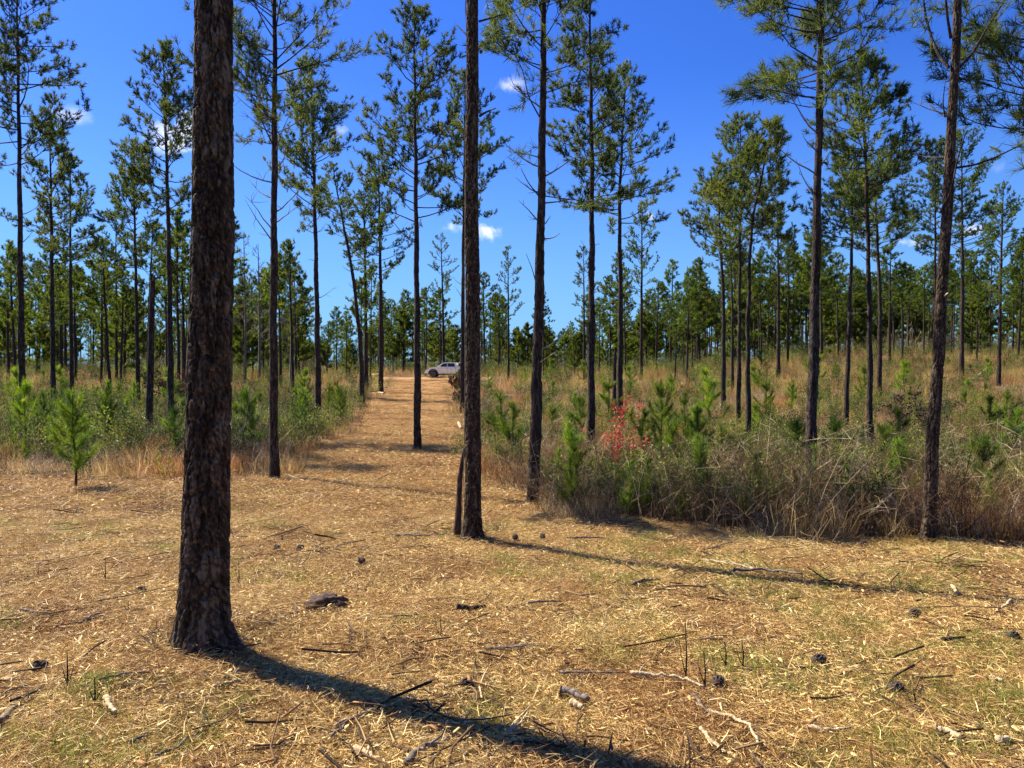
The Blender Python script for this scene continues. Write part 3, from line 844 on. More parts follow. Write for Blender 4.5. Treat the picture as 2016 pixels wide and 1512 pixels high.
# split pole leaning on the second trunk
fp = pix_ground(900, 1058)
g = Geo(); pts = [at_depth(x, y, fp.y) - fp for (x, y) in [(899, 1062), (903, 1000), (905, 940), (911, 900), (914, 884)]]
pp = np.array([list(p) for p in pts]); pp[:, 1] += np.linspace(0, .03, 5)
tt = np.linspace(0, 1, 26); PP = np.stack([np.interp(tt, np.linspace(0, 1, 5), pp[:, c]) for c in range(3)], -1)
g.tube(PP, np.linspace(.042, .018, 26) * (1 + rng.normal(0, .07, 26)), k=9)
tag(link('dead_pole', g.mesh('dead_pole', [M['bark_big']], True), None, fp), 'thin dead pole with ragged top leaning against the knotted pine trunk', 'dead trunk')

# broken snag on the left
sf = at_depth(294, 720, 23.5); sf = Vector((sf.x, sf.y, float(gz(sf.x, sf.y))))
g = Geo(); P = np.array([list(at_depth(x, y, 23.5) - sf) for (x, y) in [(293, 880), (294, 800), (297, 700), (299, 600), (301, 556)]]); P[0, 2] = -.1
zz = np.linspace(P[0, 2], P[-1, 2], 40); PP = np.stack([np.interp(zz, P[:, 2], P[:, 0]), 0 * zz, zz], -1)
g.tube(PP, np.linspace(.115, .075, 40) * (1 + rng.normal(0, .03, 40)), k=12)
for a in range(7):
    th = a * .9; b = PP[-1] + np.array([.05 * math.cos(th), .05 * math.sin(th), -.02]); g.tube(np.array([b, b + [0, 0, rng.uniform(.08, .42)]]), np.array([.03, .004]), k=4)
tag(link('pine_snag', g.mesh('pine_snag', [M['bark']], True), None, sf), 'broken dead trunk without any crown standing in the brush at left', 'dead tree')
# thin dead snag right of the tall straight pine (near the red shrub)
sf = at_depth(1209, 720, 33); sf = Vector((sf.x, sf.y, float(gz(sf.x, sf.y))))
g = Geo(); zt = (at_depth(0, 690, 33) - sf).z; g.tube(np.array([[0, 0, -.1], [.02, 0, zt * .6], [.05, 0, zt]]), np.array([.1, .085, .06]), k=9)
tag(link('pine_snag', g.mesh('pine_snag2', [M['bark']], True), None, sf), 'short dead stub of a trunk left of the pine in the red shrub', 'dead tree')

# bare grey deciduous trees in the distance
def bare_tree(px, ty, depth, rpx, label, seed):
    q = at_depth(px, 720, depth); f = Vector((q.x, q.y, float(gz(q.x, q.y))))
    H = (at_depth(0, ty, depth) - f).z; R = rpx / F * depth
    rs = np.random.default_rng(seed); g = Geo()
    g.tube(np.array([[0, 0, -.2], [.1, 0, H * .4], [0, .1, H * .75], [0, 0, H]]), np.array([.13, .1, .06, .02]), k=7)
    def rec(p, d, L, r, lev):
        m = p + d * L * .5 + rs.normal(0, .04 * L, 3); e = m + unit(d + rs.normal(0, .15, 3) + np.array([0, 0, .25])) * L * .5
        g.tube(np.array([p, m, e]), np.array([r, r * .8, r * .5]), k=3)
        if lev:
            for _ in range(5):
                t = rs.uniform(.3, 1); rec(p + (e - p) * t, unit(d + rs.normal(0, .5, 3) + np.array([0, 0, .3])), L * rs.uniform(.35, .6), r * .6, lev - 1)
    for k in range(26):
        z = H * (.3 + .68 * k / 26); a = rs.uniform(0, 6.28); L = R * (1.15 - (z / H) * .8)
        rec(np.array([0, 0, z]), unit(np.array([math.cos(a), math.sin(a), rs.uniform(.5, 1.2)])), L, .022, 2)
    tag_o = empty('bare_tree', f); tag(tag_o, label, 'tree', 'bare grey trees in the distance')
    link('trunk', g.mesh('bare_trunk', [M['dead_wood']]), tag_o)
bare_tree(572, 502, 62, 30, 'leafless grey tree right of the tall pine on the track left edge', 1)
bare_tree(510, 480, 70, 30, 'leafless grey tree between the thick trunk and the tall pine at the track edge', 2)
bare_tree(482, 455, 75, 34, 'leafless tree close beside the thick foreground trunk on its right', 3)
bare_tree(1490, 600, 140, 60, 'hazy bare grey tree far behind the tight pine cluster', 4)
bare_tree(1560, 590, 150, 60, 'hazy bare grey tree far off left of the broad topped pine', 5)
bare_tree(1640, 600, 150, 50, 'hazy bare grey tree far off right of the broad topped pine', 6)

# ------------------------------------------------------------------ distant pines (copies of prototypes)
def proto_pine(seed, H, zc, R, nb, nn, w, ln, dens, tb=0.0):
    rs = np.random.default_rng(seed)
    zs = np.linspace(-.3, H, 12); T = np.stack([np.cumsum(rs.normal(0, .03, 12)), np.cumsum(rs.normal(0, .03, 12)), zs], -1); T[0, :2] = 0
    wood, leaf = make_crown(T, .11, zc, H, R, seed, nb=nb, ln=ln, nn=nn, w=w, cones=0, dens=dens, twig_sides=0, tonebias=tb)
    t = Geo(); t.tube(T, .13 * (1 - (zs / H).clip(0, 1)) ** .7 + .02, k=7)
    t.add(np.zeros((0, 3)))
    base = t.n
    for v in wood.V: t.V.append(v)
    for q in wood.Q: t.Q.append(q + base); t.qm.append(np.zeros(len(q)))
    t.tone += wood.tone; t.n += wood.n
    return t.mesh('distant_trunk', [M['bark']], True), leaf.mesh('distant_crown', [M['needles_far']])
protos = []
for s in range(5): protos.append(proto_pine(700 + s, 14, 6.6 + s * .4, 2.1 + .2 * (s % 3), 48, 10, .026, .24, 1.0))
young = []
for s in range(3): young.append(proto_pine(760 + s, 9, 1.6, 2.4, 60, 11, .034, .30, 1.0, tb=.1))

xs = list(all_xy); cnt = 0
zone = lambda px: 'left' if px < 470 else ('behind the track and pickup' if px < 960 else ('in the middle right' if px < 1480 else 'at the right'))
lab = {'left': 'slender distant pine among its like beyond the brush on the left side',
       'behind the track and pickup': 'slender distant pine in the stand beyond the mown track and the pickup',
       'in the middle right': 'slender distant pine in the stand beyond the brush right of the knotted trunk',
       'at the right': 'slender distant pine beyond the rising field on the right side'}
rr = random.Random(77)
def place_pine(x, y, mesh_pair, sc, label, group):
    z = float(gz(x, y))
    r = empty('pine_tree', (x, y, z), rr.uniform(0, 6.28)); r.scale = (sc * rr.uniform(.9, 1.15),) * 2 + (sc,)
    r.rotation_euler[0] = rr.gauss(0, .015); r.rotation_euler[1] = rr.gauss(0, .015)
    tag(r, label, 'tree', group)
    link('trunk', mesh_pair[0], r); link('crown', mesh_pair[1], r)
tries = 0
while cnt < 215 and tries < 20000:
    tries += 1
    d = 50 + 110 * rr.random() ** .8
    px = rr.uniform(-120, 2140)
    x = (px - CX) / F * d
    if 740 < px < 960 and d < 101: continue
    if px > 1100 and d < 75 and rr.random() < .8: continue
    if 960 < px < 1300 and d < 62: continue
    if any((x - a) ** 2 + (d - b) ** 2 < (3.1 + d * .012) ** 2 for a, b in xs): continue
    # keep the gaps of sky a little open
    sc = rr.uniform(.78, 1.08)
    if 600 < px < 730: sc *= .62
    elif 100 < px < 240 and d < 90: sc *= .8
    elif 1040 < px < 1200: sc *= .68
    elif 980 < px < 1040: sc *= .8
    elif 1300 < px < 1380 and d < 110: sc *= .75
    elif px > 1480: sc *= 1.0 + .0 * d
    elif 740 < px < 960: sc *= .95
    xs.append((x, d)); cnt += 1
    z_ = zone(px)
    place_pine(x, d, protos[cnt % 5] if rr.random() < .8 or d < 80 else young[cnt % 3], sc, lab[z_], 'distant pines ' + z_)


def scatter(name, pts, rot, scl, idx, protos_, kind='stuff'):
    """one object: points that carry instances of small clump meshes"""
    me = bpy.data.meshes.new(name + '_points')
    me.vertices.add(len(pts)); me.vertices.foreach_set('co', np.asarray(pts, np.float32).ravel())
    a = me.attributes.new('rot', 'FLOAT_VECTOR', 'POINT'); a.data.foreach_set('vector', np.asarray(rot, np.float32).ravel())
    a = me.attributes.new('scl', 'FLOAT_VECTOR', 'POINT'); a.data.foreach_set('vector', np.asarray(scl, np.float32).ravel())
    a = me.attributes.new('pick', 'INT', 'POINT'); a.data.foreach_set('value', np.asarray(idx, np.int32))
    o = link(name, me); o['kind'] = kind
    ng = bpy.data.node_groups.new(name + '_scatter', 'GeometryNodeTree')
    ng.interface.new_socket('Geometry', in_out='INPUT', socket_type='NodeSocketGeometry')
    ng.interface.new_socket('Geometry', in_out='OUTPUT', socket_type='NodeSocketGeometry')
    N, L = ng.nodes, ng.links
    gi = N.new('NodeGroupInput'); go = N.new('NodeGroupOutput')
    iop = N.new('GeometryNodeInstanceOnPoints')
    L.new(gi.outputs[0], iop.inputs['Points'])
    jn = N.new('GeometryNodeJoinGeometry')
    for m in protos_:
        po = bpy.data.objects.new(m.name + '_source', m)
        oi = N.new('GeometryNodeObjectInfo'); oi.inputs['Object'].default_value = po; oi.inputs['As Instance'].default_value = True
        L.new(oi.outputs['Geometry'], jn.inputs[0])
    L.new(jn.outputs[0], iop.inputs['Instance'])
    iop.inputs['Pick Instance'].default_value = True
    def attr(n, t):
        x = N.new('GeometryNodeInputNamedAttribute'); x.data_type = t; x.inputs['Name'].default_value = n; return x.outputs['Attribute']
    L.new(attr('pick', 'INT'), iop.inputs['Instance Index'])
    er = N.new('FunctionNodeEulerToRotation'); L.new(attr('rot', 'FLOAT_VECTOR'), er.inputs[0]); L.new(er.outputs[0], iop.inputs['Rotation'])
    L.new(attr('scl', 'FLOAT_VECTOR'), iop.inputs['Scale'])
    L.new(iop.outputs[0], go.inputs[0])
    md = o.modifiers.new('scatter', 'NODES'); md.node_group = ng
    return o


def joined(pair, name):
    """trunk + crown of a prototype in one mesh, for the far-off wood only"""
    bm = bmesh.new(); bm.from_mesh(pair[0]); n = len(bm.faces); bm.from_mesh(pair[1])
    bm.faces.ensure_lookup_table()
    for f in bm.faces[n:]: f.material_index = 1
    me = bpy.data.meshes.new(name); bm.to_mesh(me); bm.free()
    me.materials.append(M['bark']); me.materials.append(M['needles_far'])
    a = me.attributes.get('tone')
    return me

n = 780
u = rng.random(n); d = 112 + 240 * u ** 1.1; px = rng.uniform(-350, 2360, n); x = (px - CX) / F * d
pk = np.where(rng.random(n) < .70, rng.integers(0, 5, n), rng.integers(5, 8, n))
sc = rng.uniform(.8, 1.3, n); sc = np.where(pk > 4, sc * rng.uniform(.55, 1.2, n), sc)
keep_ = ~((px > 740) & (px < 960) & (d < 118)); x, d, px, pk, sc = x[keep_], d[keep_], px[keep_], pk[keep_], sc[keep_]; n = len(x)
sc *= np.where(px > 1350, 1.12, 1)
sc *= np.where((px > 560) & (px < 740), .62, 1) * np.where((px > 960) & (px < 1200), .8, 1)
fo = scatter('distant_forest', np.stack([x, d, gz(x, d) - .2], -1), np.stack([0 * x, 0 * x, rng.uniform(0, 6.28, n)], -1), np.stack([sc * 1.1, sc * 1.1, sc], -1), pk, [joined(p, 'far_pine') for p in protos + young])
tag(fo, 'far off wall of pine wood closing the horizon behind the field', 'forest')

# ------------------------------------------------------------------ brush
def g_bramble(seed, H=1.0, stems=11, mat='bramble'):
    global rng; keep = rng; rng = np.random.default_rng(seed); g = Geo()
    for s in range(stems):
        p = np.append(rng.normal(0, .16, 2), -.05); d = unit(np.array([rng.normal(0, .28), rng.normal(0, .28), 1.0])); L_ = H * rng.uniform(.5, 1.15); n = 5
        pts = [p]
        arch = rng.normal(0, .22, 2) if rng.random() < .35 else rng.normal(0, .08, 2)
        for q in range(n - 1):
            d = unit(d + np.array([arch[0], arch[1], -.16 * q * np.abs(arch).sum()]) + rng.normal(0, .06, 3)); p = p + d * L_ / (n - 1); pts.append(p)
        pts = np.array(pts); tn = rng.random()
        g.tube(pts, np.linspace(.0042, .0014, n), k=3, tone=tn)
        for q in range(rng.integers(3, 8)):
            a = rng.uniform(.25, .98) * (n - 1); i0 = min(n - 2, int(a)); b = pts[i0] + (pts[i0 + 1] - pts[i0]) * (a - i0)
            td = unit(pts[i0 + 1] - pts[i0] + rng.normal(0, .55, 3)); e = b + td * L_ * rng.uniform(.10, .32)
            g.tube(np.array([b, (b + e) / 2 + rng.normal(0, .01, 3), e]), np.array([.0024, .0017, .0011]), k=3, tone=tn)
    m = g.mesh('bramble_clump', [M[mat]]); rng = keep; return m


def g_grass(seed, H=.7, n=70, w=.0028, spread=.13, mat='dry_grass', lean=.25):
    global rng; keep = rng; rng = np.random.default_rng(seed); g = Geo()
    P = np.concatenate([rng.normal(0, spread, (n, 2)), np.full((n, 1), -.03)], 1)
    D0 = unit(np.concatenate([P[:, :2] * 1.2 + rng.normal(0, lean * .6, (n, 2)), np.ones((n, 1))], 1))
    D1 = unit(D0 + np.concatenate([rng.normal(0, lean * 2, (n, 2)), rng.uniform(-.5, .1, (n, 1))], 1))
    g.bent(P, D0, D1, H * rng.uniform(.4, 1.1, n), w, rng.random(n))
    m = g.mesh(mat + '_tuft', [M[mat]]); rng = keep; return m


def g_shrub(seed, H=.8, stems=9, leaves=26, mat='leaf', wmat='bramble', ls=(.05, .011), spread=.14, lean=.3, loose=.045):
    global rng; keep = rng; rng = np.random.default_rng(seed); g = Geo()
    for s in range(stems):
        p = np.append(rng.normal(0, spread, 2), -.05); d = unit(np.array([rng.normal(0, lean), rng.normal(0, lean), 1.0])); L_ = H * rng.uniform(.6, 1.15); n = 5
        pts = [p]
        for q in range(n - 1): d = unit(d + rng.normal(0, .12, 3)); p = p + d * L_ / (n - 1); pts.append(p)
        pts = np.array(pts); g.tube(pts, np.linspace(.004, .0015, n), k=3, tone=.3, m=0)
        a = rng.uniform(.3, 1, leaves) * (n - 1); i0 = np.minimum(n - 2, a.astype(int)); b = pts[i0] + (pts[i0 + 1] - pts[i0]) * (a - i0)[:, None]
        b = b + rng.normal(0, loose * H, (leaves, 3))
        D = unit(rng.normal(0, .7, (leaves, 3)) + np.array([0, 0, .6])); sd = unit(np.cross(D, rng.normal(size=(leaves, 3))))
        Lf = ls[0] * rng.uniform(.6, 1.3, leaves)[:, None]; wf = ls[1] * rng.uniform(.7, 1.3, leaves)[:, None]
        V = np.stack([b, b + D * Lf * .45 + sd * wf, b + D * Lf, b + D * Lf * .45 - sd * wf], 1)
        g.add(V, quad=np.arange(4 * leaves).reshape(-1, 4), tone=np.repeat(np.clip(rng.normal(.5, .25) + rng.normal(0, .15, leaves), 0, 1), 4), m=1)
    m = g.mesh('shrub_clump', [M[wmat], M[mat]]); rng = keep; return m


def sample(n, dmin, dmax, power=1.0, want_open=False, pxr=(-260, 2280), jit=1.0, extra=None):
    out = []
    while sum(len(o) for o in out) < n:
        m = n * 2
        t = rng.random(m) ** power
        d = dmin * (dmax / dmin) ** t
        px = rng.uniform(*pxr, m); x = (px - CX) / F * d
        k = in_open(x, d, jit) == want_open
        if extra is not None: k &= extra(x, d, px)
        out.append(np.stack([x, d], -1)[k])
    return np.concatenate(out)[:n]

def put(name, P, protos_, s0, s1, dscale=0.0, tilt=.12, label='', cat='', flat=None, drift=None):
    n = len(P); x, y = P[:, 0], P[:, 1]
    s = rng.uniform(s0, s1, n) * (1 + dscale * np.clip((y - 12) / 60, 0, 1.5))
    sz = s * (flat if flat is not None else 1) * rng.uniform(.8, 1.2, n)
    rot = np.stack([rng.normal(0, tilt, n), rng.normal(0, tilt, n), rng.uniform(0, 6.28, n)], -1)
    idx = rng.integers(0, len(protos_), n)
    if drift: idx = np.clip((patch(x, y, drift, 71) - .18) / .64 * len(protos_) + rng.normal(0, 1.5, n), 0, len(protos_) - 1).astype(int)
    o = scatter(name, np.stack([x, y, gz(x, y)], -1), rot, np.stack([s, s, sz], -1), idx, protos_)
    return tag(o, label, cat)

# patches: value-noise keeps kinds of plants in drifts
patch = lambda x, y, s, o: vnoise(x / s + o, y / s - o)
near_edge = lambda x, d, px: np.ones(len(x), bool)
brm = [g_bramble(20, 1.0, 12, 'bramble_dark'), g_bramble(21, 1.1, 13), g_bramble(22, 1.2, 15, 'bramble_dark'), g_bramble(23, .9, 9, 'bramble_pale'), g_bramble(24, 1.2, 14), g_bramble(25, 1.3, 9, 'bramble_pale'), g_bramble(26, 1.1, 15, 'bramble_dark')]
P = sample(4600, 8.2, 50, .8)
put('bramble_thicket', P, brm, .28, .70, dscale=.35, drift=1.1, label='tangled brown leafless bramble and twig thicket on both sides of the mown track', cat='bramble')
P = sample(330, 8.6, 16, 1.0, pxr=(900, 2200))
put('tall_stems', P, [brm[0], brm[4], brm[2]], .6, 1.05, label='taller dark brown bare stems sticking up from the front of the right brush', cat='stems')
gr = [g_grass(40, .6, 80, .003, .13, 'grass_rust'), g_grass(41, .55), g_grass(42, .75, 70, .003, .14, 'grass_rust'), g_grass(43, .8), g_grass(44, .6, 50, .0026, .18, 'grass_pale', .5), g_grass(45, .5, 45, .0024, .16, 'grass_pale', .6)]
P = sample(10500, 8.4, 150, 1.0, extra=lambda x, d, px: patch(x, d, 2.6, 5) > .33)
put('dry_grass', P, gr, .45, .95, dscale=1.0, drift=2.3, label='dry straw coloured tall grass filling the gaps of the brush', cat='grass')
sh = [g_shrub(60, .75), g_shrub(61, .9), g_shrub(62, .85, 9, 30, 'leaf_dark'), g_shrub(63, 1.0, 9, 30), g_shrub(64, 1.1, 10, 34, 'leaf_dark')]
P = sample(4300, 8.8, 130, .85, extra=lambda x, d, px: patch(x, d, 2.0, 15) > np.where(d < 12, .62, np.where(d < 25, .50, .44)))
put('green_undergrowth', P, sh, .5, 1.0, dscale=1.0, drift=1.7, label='olive green low leafy undergrowth growing in drifts through the brown brush', cat='shrub')
P = sample(640, 17, 50, .8, pxr=(-200, 760), extra=lambda x, d, px: patch(x, d, 2.4, 25) > .32)
put('green_bushes', P, [sh[2], brm[1], sh[0], brm[0], sh[3], sh[4]], .9, 1.6, drift=2.0, label='dense darker green waist high bushes along the left side of the track', cat='bush')
P = sample(1700, 106, 260, 1, jit=0, pxr=(-300, 2300), extra=lambda x, d, px: (patch(x, d, 9, 13) > .28) & ~((px > 745) & (px < 950) & (d < 125)))
put('distant_understory', P, [sh[2], sh[0], sh[4], brm[1]], 2.2, 4.2, drift=9, label='dark mixed understory filling the ground below the distant pines', cat='understory')
# pale golden broom-sedge band on the far right
gold = [g_grass(80 + k, .8, 80, .004, .2) for k in range(2)]
P = sample(1300, 55, 105, 1, pxr=(1480, 2260), extra=lambda x, d, px: (patch(x, d, 6, 3) > .4))
put('golden_sedge', P, gold, 1.0, 1.5, label='pale golden sedge band across the far right field', cat='grass')

# litter on the mown ground
def g_litter(seed, R=.26, n=210, chips=2, mat='straw', lf=1.0):
    global rng; keep = rng; rng = np.random.default_rng(seed); g = Geo()
    P = np.stack([rng.normal(0, R * .55, n), rng.normal(0, R * .55, n), rng.uniform(-.006, .020, n)], -1)
    a = rng.uniform(0, 6.28, n); tl = rng.normal(0.03, .26, n)
    D0 = unit(np.stack([np.cos(a), np.sin(a), tl], -1)); a2 = a + rng.normal(0, .4, n)
    D1 = unit(np.stack([np.cos(a2), np.sin(a2), tl - .12], -1))
    g.bent(P, D0, D1, lf * rng.uniform(.015, .10, n) * rng.uniform(.4, 1.2, n), rng.uniform(.0007, .0020, n) / lf, np.clip(rng.beta(1.15, 1.2, n), 0, 1))
    for c in range(chips):
        p = np.array([rng.normal(0, R * .6), rng.normal(0, R * .6), rng.uniform(.004, .016)]); a = rng.uniform(0, 6.28); L_ = rng.uniform(.008, .030); w = rng.uniform(.003, .007)
        d = np.array([math.cos(a), math.sin(a), rng.normal(0, .15)]); s = np.array([-math.sin(a), math.cos(a), rng.normal(0, .25)])
        V = [p - d * L_ - s * w, p + d * L_ * .8 - s * w * .9, p + d * L_ * 1.1 + s * w * .2, p + d * L_ * .7 + s * w, p - d * L_ * .9 + s * w * .7]
        V2 = [np.array(v) + np.array([0, 0, -.004]) for v in V]
        top = np.array(V); allv = np.concatenate([top, np.array(V2)])
        tri = [[0, 1, 2], [0, 2, 3], [0, 3, 4]]
        quad = [[k, k + 5, (k + 1) % 5 + 5, (k + 1) % 5] for k in range(5)]
        g.add(allv, tri=tri, quad=quad, tone=rng.uniform(.4, 1))
    m = g.mesh('litter_patch', [M[mat]]); rng = keep; return m
lit = [g_litter(88, mat='litter_rust', n=190, lf=1.8), g_litter(90, mat='litter_dark', chips=3), g_litter(89, n=260, mat='litter_dark', chips=2), g_litter(92, n=300), g_litter(93, n=320), g_litter(94), g_litter(95, mat='litter_pale', n=300), g_litter(96, mat='litter_pale', n=260), g_litter(97, mat='litter_pale', n=300, chips=4), g_litter(98, mat='litter_rust', n=200, lf=1.9), g_litter(99, mat='litter_rust', n=170, lf=1.7)]
P = sample(8200, 2.3, 14, .75, want_open=True, jit=.6, pxr=(-350, 2370), extra=lambda x, d, px: patch(x, d, .38, 41) + .35 * rng.random(len(x)) > .40)
put('straw_litter', P, lit, .75, 1.2, tilt=.05, drift=.33, label='loose layer of mown straw, needles and wood chips covering the ground', cat='litter')
P = sample(3800, 11, 85, .8, want_open=True, jit=.6)
put('track_litter', P, [lit[0], lit[1], lit[3], lit[9], lit[4], lit[10]], 1.1, 2.0, tilt=.05, drift=1.2, dscale=.5, label='straw and needle litter thinning out along the mown track', cat='litter')
def g_twigs(seed, mat, n=7, R=.3):
    rs = np.random.default_rng(seed); g = Geo()
    for k in range(n):
        a = rs.uniform(0, 6.28); L_ = rs.uniform(.04, .2) * rs.uniform(.5, 1.5); c = np.append(rs.normal(0, R * .6, 2), rs.uniform(.018, .034)); d = np.array([math.cos(a), math.sin(a), rs.normal(0, .10)])
        side = np.array([-math.sin(a), math.cos(a), 0]) * rs.normal(0, .22) * L_
        P = np.array([c - d * L_, c - d * L_ * .3 + side, c + d * L_ * .4 + side * .6, c + d * L_]); g.tube(P, np.array([.004, .0036, .003, .0015]) * rs.uniform(.6, 1.5), k=5, tone=rs.random())
    for k in range(3):
        a = rs.uniform(0, 6.28); L_ = rs.uniform(.02, .06); c = np.append(rs.normal(0, R * .6, 2), .025); d = np.array([math.cos(a), math.sin(a), rs.normal(0, .15)])
        g.tube(np.array([c - d * L_, c - d * L_ * .6, c + d * L_ * .7, c + d * L_]), np.array([.001, .005, .004, .001]) * rs.uniform(.7, 1.3), k=4, tone=rs.random())
    return g.mesh('twig_patch', [M[mat]])
tw = [g_twigs(140, 'bramble_dark', 5), g_twigs(141, 'bramble', 5), g_twigs(142, 'bramble'), g_twigs(143, 'bramble', 4), g_twigs(144, 'bramble_dark', 10)]
P = sample(330, 2.3, 16, .7, want_open=True, extra=lambda x, d, px: patch(x, d, .8, 61) > .40)
put('twig_litter', P, tw, .6, 1.3, tilt=.04, label='scattered broken twigs and bark bits on the mown ground', cat='twigs')
ft = []
for (cx_, cy_, rr_, n_) in ((b1.x, b1.y, .34, 60), (-.40, 9.0, .28, 40)):
    a_ = rng.uniform(0, 6.28, n_); q_ = rr_ * rng.uniform(.5, 1.3, n_); ft.append(np.stack([cx_ + np.cos(a_) * q_, cy_ + np.sin(a_) * q_], -1))
put('foot_litter', np.concatenate(ft), [g_grass(131, .13, 22, .0016, .06, 'litter_rust', .9), g_grass(132, .11, 18, .0016, .06, 'straw', .9), g_twigs(145, 'bramble', 8, .12), lit[5]], .6, 1.2, tilt=.3, label='straw and twigs heaped round the feet of the nearest trunks', cat='litter')
gg = [g_grass(110 + k, .10, 26, .0016, .035, 'grass', .35) for k in range(4)]
P = sample(4200, 2.6, 30, .8, want_open=True, extra=lambda x, d, px: (patch(x, d, .75, 8) > np.where(px > 1150, .56, .72)) & (patch(x, d, .17, 3) > .35))
put('green_grass', P, gg, .6, 1.45, label='short fresh green grass blades sprouting in patches on the mown ground', cat='grass')
st = [g_grass(120 + k, .16, 5, .0017, .05, 'bramble', .22) for k in range(4)]
P = sample(900, 2.6, 22, .8, want_open=True)
put('dry_stalks', P, st, .4, 1.2, tilt=.2, label='little dark stalks left standing on the mown ground', cat='stubble')

# ------------------------------------------------------------------ saplings (each a thing)
def sapling_mesh(seed, H):
    global rng; keep = rng; rng = np.random.default_rng(seed)
    w = Geo(); l = Geo()
    zs = np.linspace(-.05, H, 8); T = np.stack([np.cumsum(rng.normal(0, .01, 8)), np.cumsum(rng.normal(0, .01, 8)), zs], -1); T[0, :2] = 0
    w.tube(T, np.linspace(.016 * H / 1.5 + .004, .004, 8), k=6, tone=.2)
    TP, TD, TT = [], [], []
    for z in np.arange(.22 * H, H, .045):
        TP.append(trunk_at(T, zs, z)); TD.append(np.array([0, 0, 1.0])); TT.append(.5)
    nb = int(12 * H)
    for b in range(nb):
        z = H * rng.uniform(.08, .93); f = z / H; a = rng.uniform(0, 6.28); L_ = (.12 + .50 * (1 - f) ** .8) * H / 1.5 * rng.uniform(.45, 1.25)
        d = unit(np.array([math.cos(a), math.sin(a), rng.uniform(.05, .55) + .6 * f])); p = trunk_at(T, zs, z); m = p + d * L_ * .55; e = m + unit(d + np.array([rng.normal(0, .25), rng.normal(0, .25), .75])) * L_ * .5
        w.tube(np.array([p, m, e]), np.array([.007, .005, .003]), k=4, tone=.2)
        bt = rng.normal(0, .15)
        for t in np.linspace(.3, 1, max(3, int(L_ / .042))):
            q = p + (m - p) * t * 2 if t < .5 else m + (e - m) * (t - .5) * 2
            TP.append(q + rng.normal(0, .015, 3)); TD.append(unit(d + np.array([0, 0, .6]) + rng.normal(0, .25, 3))); TT.append(.5 + bt + rng.normal(0, .12))
    tufts(l, np.array(TP), np.array(TD), .16, 20, .0036, np.array(TT), spread=1.0, m=0)
    rng = keep
    return w.mesh('sapling_stem', [M['bark']]), l.mesh('sapling_needles', [M['needles_young']])
SAPH = (.9, 1.0, 1.2, 1.3, 1.5, 1.65, 1.8, 2.1)
sap = [sapling_mesh(800 + k, H) for k, H in enumerate(SAPH)]
sapling_n = 0
def place_sap(x, y, h, label, group):
    global sapling_n
    k = int(np.argmin([abs(s - h) for s in SAPH])); s = h / SAPH[k]
    r = empty('pine_sapling', (x, y, float(gz(x, y))), rr.uniform(0, 6.28)); r.scale = (s * rr.uniform(.9, 1.1), s * rr.uniform(.9, 1.1), s)
    r.rotation_euler[0] = rr.gauss(0, .05); r.rotation_euler[1] = rr.gauss(0, .05)
    tag(r, label, 'sapling', group); link('stem', sap[k][0], r); link('needles', sap[k][1], r); sapling_n += 1
